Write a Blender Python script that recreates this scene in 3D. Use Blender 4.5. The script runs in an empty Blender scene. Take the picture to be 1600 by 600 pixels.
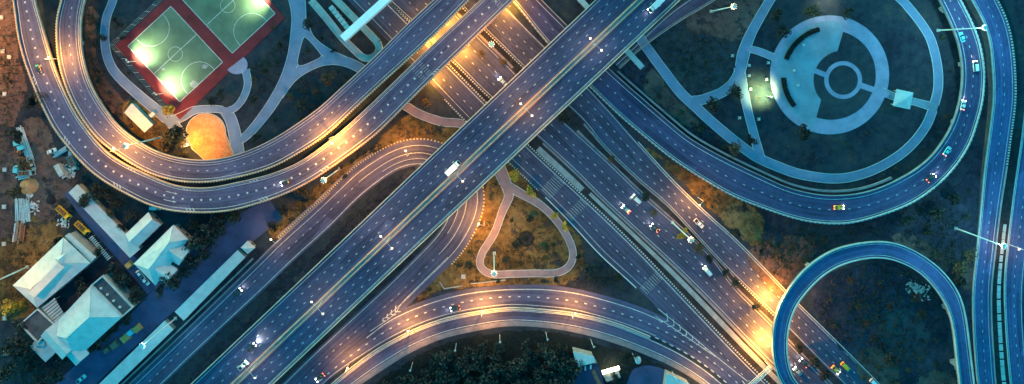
import bpy, math, random
import numpy as np
from mathutils import Vector

R = math.radians
random.seed(7)
scene = bpy.context.scene
C = scene.collection

# ------------------------------------------------------------------ camera, sky, sun, exposure
H = 320.0            # flying height of the drone in metres
MPP = 0.3            # metres on the ground per photo pixel
NX, NY = 775.0, 90.0  # the point straight below the drone, in photo pixels
cam_d = bpy.data.cameras.new('camera')
cam = bpy.data.objects.new('camera', cam_d)
C.objects.link(cam)
cam.location = (0, 0, H)
cam.rotation_euler = (0, 0, 0)
cam_d.sensor_width = 36
cam_d.lens = 36 * H / (1600 * MPP)
cam_d.shift_x = (800 - NX) / 1600
cam_d.shift_y = -(300 - NY) / 1600
cam_d.clip_end = 6000
scene.camera = cam

SUN_AZ, SUN_EL = -42, 10
world = bpy.data.worlds.new('World')
scene.world = world
world.use_nodes = True
wn, wl = world.node_tree.nodes, world.node_tree.links
bg = wn['Background']
sky = wn.new('ShaderNodeTexSky')
sky.sky_type = 'NISHITA'
sky.sun_disc = False
sky.sun_elevation = R(SUN_EL)
sky.sun_rotation = R(SUN_AZ)
tint = wn.new('ShaderNodeMix')
tint.data_type = 'RGBA'
tint.blend_type = 'MULTIPLY'
tint.inputs[0].default_value = 1
tint.inputs[7].default_value = (0.015, 0.90, 1.0, 1)     # deep teal dusk
wl.new(sky.outputs[0], tint.inputs[6])
wl.new(tint.outputs[2], bg.inputs[0])
bg.inputs[1].default_value = 0.15

sun_d = bpy.data.lights.new('sun', 'SUN')
sun_d.energy = 0.42
sun_d.angle = R(14)
sun_d.color = (1.0, 0.66, 0.42)
sun = bpy.data.objects.new('sun', sun_d)
C.objects.link(sun)
sd = Vector((math.sin(R(SUN_AZ)) * math.cos(R(SUN_EL)), math.cos(R(SUN_AZ)) * math.cos(R(SUN_EL)), math.sin(R(SUN_EL))))
sun.rotation_euler = sd.to_track_quat('Z', 'Y').to_euler()
sun.location = (0, 0, 200)

vs = scene.view_settings
vs.view_transform = 'Standard'
vs.look = 'None'
vs.gamma = 1
vs.use_curve_mapping = False
vs.exposure = 2.1

SODIUM = (1.0, 0.385, 0.04)
AMBER = (1.0, 0.48, 0.09)
GREENW = (0.80, 1.0, 0.50)
COOL = (0.30, 0.85, 1.0)


def P(px, py, z=0.0):
    """photo pixel of a thing at height z -> world point"""
    k = MPP * (H - z) / H
    return Vector(((px - NX) * k, -(py - NY) * k, z))


# ------------------------------------------------------------------ materials
MATS = {}


def _new(name):
    m = bpy.data.materials.new(name)
    m.use_nodes = True
    n, l = m.node_tree.nodes, m.node_tree.links
    return m, n, l, n['Principled BSDF']


def ramp(n, stops):
    r = n.new('ShaderNodeValToRGB')
    els = r.color_ramp.elements
    while len(els) < len(stops):
        els.new(0.5)
    for e, (p, c) in zip(els, stops):
        e.position = p
        e.color = (*c, 1)
    return r


def noise(n, l, vec, scale, detail=4, rough=0.6):
    t = n.new('ShaderNodeTexNoise')
    t.inputs['Scale'].default_value = scale
    t.inputs['Detail'].default_value = detail
    t.inputs['Roughness'].default_value = rough
    l.new(vec, t.inputs['Vector'])
    return t.outputs['Fac']


def mixc(n, l, fac, a, b, mode='MIX'):
    m = n.new('ShaderNodeMix')
    m.data_type = 'RGBA'
    m.blend_type = mode
    for sock, v in ((m.inputs[0], fac), (m.inputs[6], a), (m.inputs[7], b)):
        if isinstance(v, (int, float)):
            sock.default_value = v
        elif isinstance(v, tuple):
            sock.default_value = (*v, 1)
        else:
            l.new(v, sock)
    return m.outputs[2]


def math_n(n, l, op, a, b=0.0):
    m = n.new('ShaderNodeMath')
    m.operation = op
    for i, v in enumerate((a, b)):
        if isinstance(v, (int, float)):
            m.inputs[i].default_value = v
        else:
            l.new(v, m.inputs[i])
    return m.outputs[0]


def simple(name, col, rough=0.7, var=0.18, scale=0.6, metal=0.0, fine=6.0, spec=0.2):
    """a painted / concrete / metal surface with stains and grain"""
    if name in MATS:
        return MATS[name]
    m, n, l, b = _new(name)
    g = n.new('ShaderNodeNewGeometry').outputs['Position']
    f1 = noise(n, l, g, scale, 5)
    f2 = noise(n, l, g, fine, 3)
    f = math_n(n, l, 'ADD', math_n(n, l, 'MULTIPLY', f1, 0.65), math_n(n, l, 'MULTIPLY', f2, 0.35))
    lo = tuple(max(0, c * (1 - 2.2 * var)) for c in col)
    hi = tuple(min(1, c * (1 + 1.6 * var)) for c in col)
    r = ramp(n, [(0.25, lo), (0.5, col), (0.75, hi)])
    l.new(f, r.inputs[0])
    l.new(r.outputs[0], b.inputs['Base Color'])
    b.inputs['Roughness'].default_value = rough
    b.inputs['Metallic'].default_value = metal
    b.inputs['Specular IOR Level'].default_value = spec
    MATS[name] = m
    return m


def emit(name, col, strength):
    m, n, l, b = _new(name)
    b.inputs['Base Color'].default_value = (*[0.5 * c for c in col], 1)
    b.inputs['Emission Color'].default_value = (*col, 1)
    b.inputs['Emission Strength'].default_value = strength
    MATS[name] = m
    return m


def asphalt(name, col, lane=3.6, wear=0.4):
    m, n, l, b = _new(name)
    g = n.new('ShaderNodeNewGeometry').outputs['Position']
    uv = n.new('ShaderNodeUVMap').outputs[0]
    big = noise(n, l, g, 0.05, 4)
    mid = noise(n, l, g, 0.5, 5, 0.7)
    fin = noise(n, l, g, 5.0, 2)
    mp = n.new('ShaderNodeMapping')
    mp.inputs['Scale'].default_value = (0.02, 1.3, 1)
    l.new(uv, mp.inputs[0])
    streak = noise(n, l, mp.outputs[0], 1.0, 3)
    sep = n.new('ShaderNodeSeparateXYZ')
    l.new(uv, sep.inputs[0])
    tyre = math_n(n, l, 'SINE', math_n(n, l, 'MULTIPLY', sep.outputs[1], 4 * math.pi / lane))
    f = math_n(n, l, 'MULTIPLY', big, 0.30)
    f = math_n(n, l, 'ADD', f, math_n(n, l, 'MULTIPLY', mid, 0.25))
    f = math_n(n, l, 'ADD', f, math_n(n, l, 'MULTIPLY', fin, 0.15))
    f = math_n(n, l, 'ADD', f, math_n(n, l, 'MULTIPLY', streak, 0.32))
    f = math_n(n, l, 'ADD', f, math_n(n, l, 'MULTIPLY', tyre, 0.03))
    r = ramp(n, [(0.28, tuple(c * (1 - 2 * wear) for c in col)), (0.5, col), (0.72, tuple(c * (1 + 2 * wear) for c in col))])
    l.new(f, r.inputs[0])
    # tar patches and oil
    v = n.new('ShaderNodeTexVoronoi')
    v.inputs['Scale'].default_value = 1.0
    v.inputs['Randomness'].default_value = 0.55
    mp2 = n.new('ShaderNodeMapping')
    mp2.inputs['Scale'].default_value = (1 / 26, 1 / lane, 1)
    l.new(uv, mp2.inputs[0])
    l.new(mp2.outputs[0], v.inputs['Vector'])
    sp2 = n.new('ShaderNodeSeparateColor')
    l.new(v.outputs['Color'], sp2.inputs[0])
    vr = ramp(n, [(0.0, (0.72, 0.72, 0.72)), (0.25, (0.94, 0.94, 0.94)), (0.8, (1.05, 1.05, 1.05)), (1.0, (1.25, 1.25, 1.25))])
    l.new(sp2.outputs[0], vr.inputs[0])
    l.new(mixc(n, l, 1.0, r.outputs[0], vr.outputs[0], 'MULTIPLY'), b.inputs['Base Color'])
    b.inputs['Roughness'].default_value = 0.62
    b.inputs['Specular IOR Level'].default_value = 0.12
    bp = n.new('ShaderNodeBump')
    bp.inputs['Strength'].default_value = 0.25
    bp.inputs['Distance'].default_value = 0.02
    l.new(fin, bp.inputs['Height'])
    l.new(bp.outputs[0], b.inputs['Normal'])
    MATS[name] = m
    return m


def soil(name, stops, scale=0.08, bump=0.5, soft=True):
    """grass / earth: several scales of noise through a colour ramp"""
    m, n, l, b = _new(name)
    g = n.new('ShaderNodeNewGeometry').outputs['Position']
    a = noise(n, l, g, scale, 6, 0.62)
    c = noise(n, l, g, scale * 8, 5, 0.7)
    d = noise(n, l, g, 2.2, 4, 0.8)
    f = math_n(n, l, 'ADD', math_n(n, l, 'MULTIPLY', a, 0.5), math_n(n, l, 'ADD', math_n(n, l, 'MULTIPLY', c, 0.28), math_n(n, l, 'MULTIPLY', d, 0.22)))
    r = ramp(n, stops)
    l.new(f, r.inputs[0])
    l.new(r.outputs[0], b.inputs['Base Color'])
    b.inputs['Roughness'].default_value = 0.95
    b.inputs['Specular IOR Level'].default_value = 0.1
    bp = n.new('ShaderNodeBump')
    bp.inputs['Strength'].default_value = bump
    bp.inputs['Distance'].default_value = 0.35
    l.new(d, bp.inputs['Height'])
    l.new(bp.outputs[0], b.inputs['Normal'])
    if soft:      # ragged worn edge of a patch: uv.x runs 0 at its border to 1 inside
        sep = n.new('ShaderNodeSeparateXYZ')
        l.new(n.new('ShaderNodeUVMap').outputs[0], sep.inputs[0])
        e1 = noise(n, l, g, 0.16, 6, 0.75)
        k = math_n(n, l, 'ADD', sep.outputs[0], math_n(n, l, 'MULTIPLY', math_n(n, l, 'SUBTRACT', e1, 0.5), 3.2))
        mr = n.new('ShaderNodeMapRange')
        mr.interpolation_type = 'SMOOTHSTEP'
        mr.inputs['From Min'].default_value = 0.25
        mr.inputs['From Max'].default_value = 0.65
        l.new(k, mr.inputs['Value'])
        l.new(mr.outputs[0], b.inputs['Alpha'])
    MATS[name] = m
    return m


def stripes(name, ca, cb, pitch):
    """alternating painted blocks along a kerb (uv.x is metres along it)"""
    m, n, l, b = _new(name)
    uv = n.new('ShaderNodeUVMap').outputs[0]
    sep = n.new('ShaderNodeSeparateXYZ')
    l.new(uv, sep.inputs[0])
    fr = math_n(n, l, 'FRACT', math_n(n, l, 'DIVIDE', sep.outputs[0], pitch))
    st = math_n(n, l, 'GREATER_THAN', fr, 0.5)
    g = n.new('ShaderNodeNewGeometry').outputs['Position']
    dirt = noise(n, l, g, 1.5, 4)
    col = mixc(n, l, st, ca, cb)
    dr = ramp(n, [(0.3, (0.55, 0.53, 0.5)), (0.6, (1, 1, 1))])
    l.new(dirt, dr.inputs[0])
    l.new(mixc(n, l, 1.0, col, dr.outputs[0], 'MULTIPLY'), b.inputs['Base Color'])
    b.inputs['Roughness'].default_value = 0.7
    MATS[name] = m
    return m


def leaf(name, col):
    m, n, l, b = _new(name)
    oi = n.new('ShaderNodeObjectInfo')
    g = n.new('ShaderNodeNewGeometry')
    f = noise(n, l, g.outputs['Position'], 0.9, 3)
    lo = tuple(c * 0.55 for c in col)
    hi = tuple(c * 1.55 for c in col)
    r = ramp(n, [(0.3, lo), (0.5, col), (0.7, hi)])
    l.new(f, r.inputs[0])
    hv = n.new('ShaderNodeHueSaturation')
    l.new(math_n(n, l, 'ADD', math_n(n, l, 'MULTIPLY', oi.outputs['Random'], 0.7), 0.65), hv.inputs['Value'])
    l.new(r.outputs[0], hv.inputs['Color'])
    l.new(hv.outputs[0], b.inputs['Base Color'])
    b.inputs['Roughness'].default_value = 0.75
    b.inputs['Specular IOR Level'].default_value = 0.2
    MATS[name] = m
    return m


M = MATS
asphalt('asphalt_viaduct', (0.037, 0.044, 0.088))
asphalt('asphalt_ramp', (0.057, 0.056, 0.104))
asphalt('asphalt_road', (0.045, 0.047, 0.084))
asphalt('asphalt_blue', (0.042, 0.043, 0.096))
asphalt('asphalt_loop', (0.050, 0.066, 0.155))
simple('asphalt_yard', (0.050, 0.055, 0.120), 0.8, 0.3, 0.12)
simple('path', (0.13, 0.175, 0.27), 0.85, 0.16, 0.25)
simple('path_lamp_tint', (0.20, 0.135, 0.15), 0.85, 0.2, 0.25)  # path colour with the warm lamp light painted in
simple('path_kerb', (0.34, 0.36, 0.37), 0.8, 0.14)
simple('concrete', (0.21, 0.21, 0.215), 0.85, 0.22, 0.3)
simple('concrete_pale', (0.33, 0.33, 0.32), 0.85, 0.2, 0.3)
simple('parapet_sodium_tint', (0.40, 0.31, 0.23), 0.85, 0.2, 0.3)  # concrete with the orange of the sodium light put into its colour
simple('roof_bright', (0.72, 0.72, 0.70), 0.5, 0.06, 0.3)
simple('concrete_dark', (0.06, 0.06, 0.07), 0.9, 0.3, 0.3)
simple('sidewalk', (0.17, 0.145, 0.16), 0.9, 0.25, 0.25)
simple('paint_white', (0.36, 0.37, 0.37), 0.6, 0.34, 0.8)
simple('paint_worn', (0.20, 0.21, 0.22), 0.7, 0.3, 0.8)
simple('paint_yellow', (0.56, 0.21, 0.13), 0.6, 0.15, 0.8)
stripes('kerb_amber', (0.50, 0.38, 0.20), (0.05, 0.03, 0.025), 1.25)
stripes('kerb_red', (0.46, 0.30, 0.18), (0.22, 0.055, 0.03), 1.25)
stripes('kerb_bw', (0.42, 0.42, 0.40), (0.03, 0.03, 0.035), 1.3)
stripes('rail_posts', (0.34, 0.36, 0.36), (0.10, 0.11, 0.12), 2.0)
soil('grass', [(0.34, (0.005, 0.007, 0.012)), (0.44, (0.014, 0.017, 0.027)), (0.50, (0.022, 0.029, 0.041)), (0.56, (0.030, 0.036, 0.042)), (0.64, (0.085, 0.055, 0.044))], 0.035, soft=False)
soil('lawn', [(0.34, (0.008, 0.013, 0.018)), (0.46, (0.022, 0.028, 0.038)), (0.56, (0.034, 0.042, 0.050)), (0.68, (0.06, 0.06, 0.055))], 0.04, soft=False)
soil('lawn_patch', [(0.34, (0.008, 0.013, 0.018)), (0.46, (0.022, 0.028, 0.038)), (0.56, (0.034, 0.042, 0.050)), (0.68, (0.06, 0.06, 0.055))], 0.04)
soil('dry_grass', [(0.34, (0.016, 0.011, 0.008)), (0.43, (0.055, 0.033, 0.015)), (0.52, (0.115, 0.070, 0.027)), (0.66, (0.21, 0.14, 0.07))], 0.05)
soil('bare_earth', [(0.32, (0.022, 0.014, 0.016)), (0.45, (0.065, 0.040, 0.038)), (0.57, (0.105, 0.068, 0.060)), (0.70, (0.17, 0.12, 0.105))], 0.045)
soil('dark_earth', [(0.32, (0.007, 0.007, 0.010)), (0.48, (0.020, 0.019, 0.022)), (0.58, (0.036, 0.034, 0.040)), (0.7, (0.060, 0.052, 0.052))], 0.05, soft=False)
soil('dark_earth_shade_patch', [(0.32, (0.007, 0.008, 0.014)), (0.46, (0.018, 0.019, 0.032)), (0.55, (0.034, 0.034, 0.052)), (0.66, (0.070, 0.058, 0.064))], 0.06)  # dark earth, also used for shade painted beside raised roads
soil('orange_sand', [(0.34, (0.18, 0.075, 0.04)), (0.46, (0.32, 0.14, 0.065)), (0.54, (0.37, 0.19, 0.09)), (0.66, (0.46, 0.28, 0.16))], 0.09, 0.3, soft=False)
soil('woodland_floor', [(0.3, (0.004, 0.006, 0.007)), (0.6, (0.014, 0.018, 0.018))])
simple('court_green', (0.085, 0.125, 0.085), 0.7, 0.25, 0.12)
simple('court_red', (0.13, 0.014, 0.020), 0.7, 0.3, 0.15)
simple('roof_white', (0.36, 0.38, 0.38), 0.6, 0.14, 0.35)
simple('roof_pale', (0.32, 0.35, 0.35), 0.6, 0.16, 0.35)
simple('roof_flat_dark', (0.06, 0.06, 0.07), 0.9, 0.35, 0.25)
simple('roof_navy', (0.03, 0.025, 0.06), 0.8, 0.25, 0.3)
simple('wall_render', (0.22, 0.22, 0.21), 0.9, 0.2, 0.4)
simple('glass_dark', (0.015, 0.018, 0.022), 0.12, 0.1, 0.4, spec=0.6)
simple('steel', (0.42, 0.43, 0.44), 0.45, 0.15, 0.6, metal=0.6)
simple('steel_pale', (0.45, 0.46, 0.46), 0.5, 0.1, 0.6)
simple('rubber', (0.012, 0.012, 0.012), 0.9, 0.1)
simple('bark', (0.06, 0.045, 0.032), 0.95, 0.3, 2.0)
simple('rust', (0.16, 0.075, 0.045), 0.9, 0.35, 1.0)
simple('timber', (0.16, 0.115, 0.085), 0.9, 0.3, 1.0)
simple('plaza', (0.16, 0.215, 0.27), 0.9, 0.22, 0.14)
simple('plaza_ring', (0.23, 0.21, 0.30), 0.9, 0.2, 0.2)
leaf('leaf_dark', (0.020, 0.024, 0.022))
leaf('leaf_green', (0.026, 0.032, 0.020))
leaf('leaf_brown', (0.060, 0.042, 0.024))
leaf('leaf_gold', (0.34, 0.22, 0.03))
simple('car_white', (0.55, 0.55, 0.55), 0.3, 0.03, spec=0.6)
simple('car_black', (0.02, 0.022, 0.028), 0.25, 0.05, spec=0.6)
simple('car_silver', (0.36, 0.40, 0.42), 0.3, 0.04, metal=0.5)
simple('car_cyan', (0.10, 0.42, 0.48), 0.3, 0.04)
simple('car_taxi', (0.85, 0.33, 0.02), 0.35, 0.05)
simple('car_red', (0.30, 0.03, 0.03), 0.3, 0.05)
simple('truck_yellow', (0.62, 0.33, 0.025), 0.5, 0.15)
simple('tank_grey', (0.30, 0.33, 0.33), 0.6, 0.3)
simple('orange_box', (0.50, 0.22, 0.07), 0.7, 0.25)
emit('lamp_sodium', (1.0, 0.72, 0.38), 5)
emit('lamp_cool', (0.65, 0.95, 1.0), 2.5)
emit('lamp_flood', (0.85, 1.0, 0.8), 6)
emit('head_glow', (1.0, 0.97, 0.85), 10)
emit('tail_glow', (1.0, 0.10, 0.04), 3.5)
emit('sign_bulbs', (1.0, 0.90, 0.55), 3.2)

# ------------------------------------------------------------------ mesh and object helpers


class MB:
    def __init__(self):
        self.v, self.f, self.uv = [], [], []

    def face(self, pts, uvs=None):
        b = len(self.v)
        self.v += [tuple(p) for p in pts]
        self.f.append(tuple(range(b, b + len(pts))))
        self.uv.append(uvs or [(p[0], p[1]) for p in pts])

    def box(self, x0, x1, y0, y1, z0, z1, tf=None):
        c = [Vector((x, y, z)) for z in (z0, z1) for y in (y0, y1) for x in (x0, x1)]
        if tf:
            c = [tf(p) for p in c]
        for q in ((0, 2, 3, 1), (4, 5, 7, 6), (0, 1, 5, 4), (2, 6, 7, 3), (0, 4, 6, 2), (1, 3, 7, 5)):
            self.face([c[i] for i in q])

    def prism(self, poly, z0, z1, bottom=False):
        """poly: world xy corners"""
        a = sum(poly[i][0] * poly[(i + 1) % len(poly)][1] - poly[(i + 1) % len(poly)][0] * poly[i][1] for i in range(len(poly)))
        if a < 0:
            poly = poly[::-1]
        self.face([(p[0], p[1], z1) for p in poly])
        if bottom:
            self.face([(p[0], p[1], z0) for p in poly[::-1]])
        for i in range(len(poly)):
            p, q = poly[i], poly[(i + 1) % len(poly)]
            self.face([(p[0], p[1], z0), (q[0], q[1], z0), (q[0], q[1], z1), (p[0], p[1], z1)])

    def tube(self, p, q, r0, r1, n=8, cap=True):
        p, q = Vector(p), Vector(q)
        d = (q - p).normalized()
        a = d.orthogonal().normalized()
        b = d.cross(a)
        A = [p + r0 * (a * math.cos(2 * math.pi * i / n) + b * math.sin(2 * math.pi * i / n)) for i in range(n)]
        B = [q + r1 * (a * math.cos(2 * math.pi * i / n) + b * math.sin(2 * math.pi * i / n)) for i in range(n)]
        for i in range(n):
            j = (i + 1) % n
            self.face([A[i], A[j], B[j], B[i]])
        if cap:
            self.face(B)
            self.face(A[::-1])

    def loft(self, secs, cap=True):
        """secs: list of rings with the same number of points"""
        n = len(secs[0])
        for s, t in zip(secs, secs[1:]):
            for i in range(n):
                j = (i + 1) % n
                self.face([s[i], s[j], t[j], t[i]])
        if cap:
            self.face(secs[0][::-1])
            self.face(secs[-1])

    def mesh(self, name, mat, org=(0, 0, 0)):
        me = bpy.data.meshes.new(name)
        ox, oy, oz = org
        me.from_pydata([(v[0] - ox, v[1] - oy, v[2] - oz) for v in self.v], [], self.f)
        ul = me.uv_layers.new(name='UVMap')
        flat = [c for f in self.uv for u in f for c in u]
        ul.data.foreach_set('uv', flat)
        if mat is not None:
            me.materials.append(M[mat] if isinstance(mat, str) else mat)
        return me

    def build(self, name, mat, parent=None, kind=None, label=None, org=None):
        if org is None:
            org = origin(parent) if parent else (0, 0, 0)
        o = bpy.data.objects.new(name, self.mesh(name, mat, org))
        C.objects.link(o)
        if parent:
            o.parent = parent
        else:
            o.location = org
        if kind:
            o['kind'] = kind
        if label:
            o['label'] = label
        return o


def origin(o):
    v = Vector((0, 0, 0))
    while o:
        v = v + o.location
        o = o.parent
    return v


def thing(name, label, cat, loc=(0, 0, 0), group=None, rz=0):
    o = bpy.data.objects.new(name, None)
    o.empty_display_size = 0.5
    C.objects.link(o)
    o.location = loc
    o.rotation_euler = (0, 0, rz)
    o['label'] = label
    o['category'] = cat
    if group:
        o['group'] = group
    return o


def tag(o, label, cat, group=None):
    o['label'] = label
    o['category'] = cat
    if group:
        o['group'] = group
    return o


def copy_tree(o, parent=None):
    c = o.copy()
    C.objects.link(c)
    c.parent = parent
    for ch in o.children:
        copy_tree(ch, c)
    return c


def light(name, loc, col, power, radius=0.6, parent=None, spot=None, aim=None):
    d = bpy.data.lights.new(name, 'SPOT' if spot else 'POINT')
    d.energy = power
    d.color = col
    d.shadow_soft_size = radius
    if spot:
        d.spot_size = R(spot)
        d.spot_blend = 0.6
    o = bpy.data.objects.new(name, d)
    C.objects.link(o)
    loc = Vector(loc)
    if parent:
        o.parent = parent
        o.location = loc - origin(parent)
    else:
        o.location = loc
    if aim is not None:
        o.rotation_euler = (loc - Vector(aim)).to_track_quat('Z', 'Y').to_euler()
    return o


# ------------------------------------------------------------------ road strips (edges in photo pixels, real heights)
def catmull(pts, step=3.0):
    p = np.array(pts, float)
    if len(p) == 2:
        n = max(2, int(np.linalg.norm(p[1] - p[0]) / step))
        return np.array([p[0] + (p[1] - p[0]) * i / n for i in range(n + 1)])
    q = np.vstack([2 * p[0] - p[1], p, 2 * p[-1] - p[-2]])
    out = []
    for i in range(1, len(q) - 2):
        a, b, c, d = q[i - 1], q[i], q[i + 1], q[i + 2]
        n = max(2, int(np.linalg.norm(c - b) / step))
        for k in range(n):
            t = k / n
            out.append(0.5 * ((2 * b) + (c - a) * t + (2 * a - 5 * b + 4 * c - d) * t * t + (3 * b - a - 3 * c + d) * t ** 3))
    out.append(q[-2])
    return np.array(out)


def resample(p, n):
    s = np.concatenate([[0], np.cumsum(np.linalg.norm(np.diff(p, axis=0), axis=1))])
    t = np.linspace(0, s[-1], n)
    return np.stack([np.interp(t, s, p[:, 0]), np.interp(t, s, p[:, 1])], 1)


def smooth(a, k):
    for _ in range(k):
        b = a.copy()
        b[1:-1] = (a[:-2] + 2 * a[1:-1] + a[2:]) / 4
        a = b
    return a


def cast(c, nrm, poly):
    """distance along nrm from c to the polyline (nearest crossing)"""
    a, b = poly[:-1], poly[1:]
    e = b - a
    den = nrm[0] * e[:, 1] - nrm[1] * e[:, 0]
    den = np.where(abs(den) < 1e-9, 1e-9, den)
    w = a - c
    t = (w[:, 0] * e[:, 1] - w[:, 1] * e[:, 0]) / den
    u = (w[:, 0] * nrm[1] - w[:, 1] * nrm[0]) / den
    ok = (u >= -0.02) & (u <= 1.02) & (t > 0)
    return t[ok].min() if ok.any() else None


class Strip:
    def __init__(self, left, right, z, sm=32):
        Lp, Rp = catmull(left), catmull(right)
        n = max(8, int(max(len(Lp), len(Rp)) * 1.0))
        c = (resample(Lp, n) + resample(Rp, n)) / 2
        c = smooth(resample(c, n), sm)
        tg = np.gradient(c, axis=0)
        tg /= np.linalg.norm(tg, axis=1)[:, None]
        nr = np.stack([-tg[:, 1], tg[:, 0]], 1)     # to the right of travel in image space (y down)
        mid = n // 2
        q = Lp[np.argmin(((Lp - c[mid]) ** 2).sum(1))] - c[mid]
        if q @ nr[mid] > 0:
            nr = -nr
        hl, hr = [], []
        for i in range(n):
            hl.append(cast(c[i], -nr[i], Lp))
            hr.append(cast(c[i], nr[i], Rp))

        def fill(h):
            idx = [i for i in range(n) if h[i] is not None]
            return np.interp(range(n), idx, [h[i] for i in idx])
        self.hl, self.hr = smooth(fill(hl), sm), smooth(fill(hr), sm)
        self.c, self.t, self.n, self.N = c, tg, nr, n
        self.s = np.concatenate([[0], np.cumsum(np.linalg.norm(np.diff(c, axis=0), axis=1))])
        self.len = self.s[-1]
        if isinstance(z, (int, float)):
            self.z = np.full(n, float(z))
        else:
            self.z = smooth(np.interp(self.s / self.len, [a for a, _ in z], [b for _, b in z]), 30)

    def at(self, s, lat):
        """lat = (t, off px): t 0 left edge .. 1 right edge"""
        x, y = np.interp(s, self.s, self.c[:, 0]), np.interp(s, self.s, self.c[:, 1])
        nx, ny = np.interp(s, self.s, self.n[:, 0]), np.interp(s, self.s, self.n[:, 1])
        hl, hr = np.interp(s, self.s, self.hl), np.interp(s, self.s, self.hr)
        t, off = lat if isinstance(lat, tuple) else (lat, 0.0)
        d = -hl + t * (hl + hr) + off
        return x + nx * d, y + ny * d

    def zat(self, s):
        return float(np.interp(s, self.s, self.z))

    def pt(self, s, lat, dz=0.0):
        x, y = self.at(s, lat)
        z = self.zat(s)
        p = P(x, y, z)
        p.z = z + dz
        return p

    def nearest(self, px, py):
        i = int(np.argmin((self.c[:, 0] - px) ** 2 + (self.c[:, 1] - py) ** 2))
        return self.s[i]

    def lat_of(self, px, py):
        s = self.nearest(px, py)
        i = int(np.argmin(abs(self.s - s)))
        d = (px - self.c[i, 0]) * self.n[i, 0] + (py - self.c[i, 1]) * self.n[i, 1]
        return (d + self.hl[i]) / (self.hl[i] + self.hr[i])

    def samples(self, s0, s1, step):
        s0, s1 = max(0, s0), min(self.len, s1)
        n = max(1, int(round((s1 - s0) / step)))
        return [s0 + (s1 - s0) * i / n for i in range(n + 1)]

    def band(self, mb, a, b, dz, s0=0, s1=1e9, step=5.0):
        ss = self.samples(s0, s1, step)
        A = [self.pt(s, a, dz) for s in ss]
        B = [self.pt(s, b, dz) for s in ss]
        w = (A[0] - B[0]).length
        for i in range(len(ss) - 1):
            u0, u1 = ss[i] * MPP, ss[i + 1] * MPP
            q, uv = [B[i], B[i + 1], A[i + 1], A[i]], [(u0, w), (u1, w), (u1, 0), (u0, 0)]
            e, g = q[1] - q[0], q[3] - q[0]
            if e.x * g.y - e.y * g.x < 0:
                q, uv = q[::-1], uv[::-1]
            mb.face(q, uv)

    def sweep(self, mb, a, b, z0, z1, s0=0, s1=1e9, step=5.0, inset=0.0):
        """closed box section between lateral a and b, from z0 to z1 above the strip"""
        ss = self.samples(s0, s1, step)
        rings = []
        for s in ss:
            pa, pb = self.pt(s, a), self.pt(s, b)
            d = (pb - pa).normalized() * inset
            rings.append([pa + Vector((0, 0, z0)), pb + Vector((0, 0, z0)), pb - d + Vector((0, 0, z1)), pa + d + Vector((0, 0, z1))])
        for i in range(len(ss) - 1):
            u0, u1 = ss[i] * MPP, ss[i + 1] * MPP
            p, q = rings[i], rings[i + 1]
            for k in range(4):
                j = (k + 1) % 4
                mb.face([p[k], p[j], q[j], q[k]], [(u0, 0), (u0, 1), (u1, 1), (u1, 0)])
        mb.face(rings[0][::-1])
        mb.face(rings[-1])

    def dashes(self, mb, t, ln, pitch, w, dz, s0=0, s1=1e9, phase=0.0):
        s = max(0, s0) + phase
        s1 = min(s1, self.len)
        while s + ln < s1:
            p0, p1 = self.pt(s, (t, -w / 2), dz), self.pt(s, (t, w / 2), dz)
            q0, q1 = self.pt(s + ln, (t, -w / 2), dz), self.pt(s + ln, (t, w / 2), dz)
            mb.face([p1, q1, q0, p0])
            s += pitch

    def line(self, mb, t, w, dz, s0=0, s1=1e9):
        a = t if isinstance(t, tuple) else (t, 0.0)
        self.band(mb, (a[0], a[1] - w / 2), (a[0], a[1] + w / 2), dz, s0, s1)

    def heading(self, px, py, flip=False):
        s = self.nearest(px, py)
        tx, ty = np.interp(s, self.s, self.t[:, 0]), np.interp(s, self.s, self.t[:, 1])
        a = math.atan2(-ty, tx)
        return a + (math.pi if flip else 0)


SOFT = ('dry_grass', 'bare_earth', 'dark_earth_shade_patch', 'lawn_patch', 'woodland_floor')


def patch(name, poly, z, mat):
    """a thin worn patch of ground whose edge dissolves into the ground around it"""
    q = np.array(poly, float)
    nx = np.roll(q, -1, 0) - np.roll(q, 1, 0)
    nr = np.stack([nx[:, 1], -nx[:, 0]], 1)
    nr /= np.linalg.norm(nr, axis=1)[:, None] + 1e-9
    area = np.sum(q[:, 0] * np.roll(q[:, 1], -1) - np.roll(q[:, 0], -1) * q[:, 1])
    if area < 0:
        nr = -nr
    rings = [[(Vector((P(*p).x, P(*p).y, z)), u) for p in q + nr * d] for d, u in ((11.0, -0.7), (0.0, 0.68))]
    m = MB()
    n_ = len(q)
    for a, b in zip(rings, rings[1:]):
        for i in range(n_):
            j = (i + 1) % n_
            f = [a[i], a[j], b[j], b[i]]
            lift = Vector((0, 0, 0.0003 * (1 + i % 9)))
            m.face([v + lift for v, _ in f], [(u, 0) for _, u in f])
    m.face([v - Vector((0, 0, 0.001)) for v, _ in rings[-1]], [(0.68, 0)] * n_)
    return m.build(name, mat, kind='structure')


def surface(name, poly, z, mat, kind='structure', thick=0.0, kerb=None):
    """flat sheet from a pixel polygon"""
    if mat in SOFT and not kerb:
        return patch(name, poly, z, mat)
    mb = MB()
    pts = [P(x, y) for x, y in poly]
    mb.prism([(p.x, p.y) for p in pts], -0.05, z)
    o = mb.build(name, mat, kind=kind)
    if kerb:
        k = MB()
        n = len(pts)
        cen = sum(pts, Vector()) / n
        for i in range(n):
            a, b = pts[i], pts[(i + 1) % n]
            d = (b - a)
            nn = Vector((-d.y, d.x, 0)).normalized() * 0.13
            q = [a - nn, b - nn, b + nn, a + nn]
            k.prism([(v.x, v.y) for v in q], -0.05, z + kerb + 0.001 * (i % 3))
        k.build('kerb', 'path_kerb', o)
    return o


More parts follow.
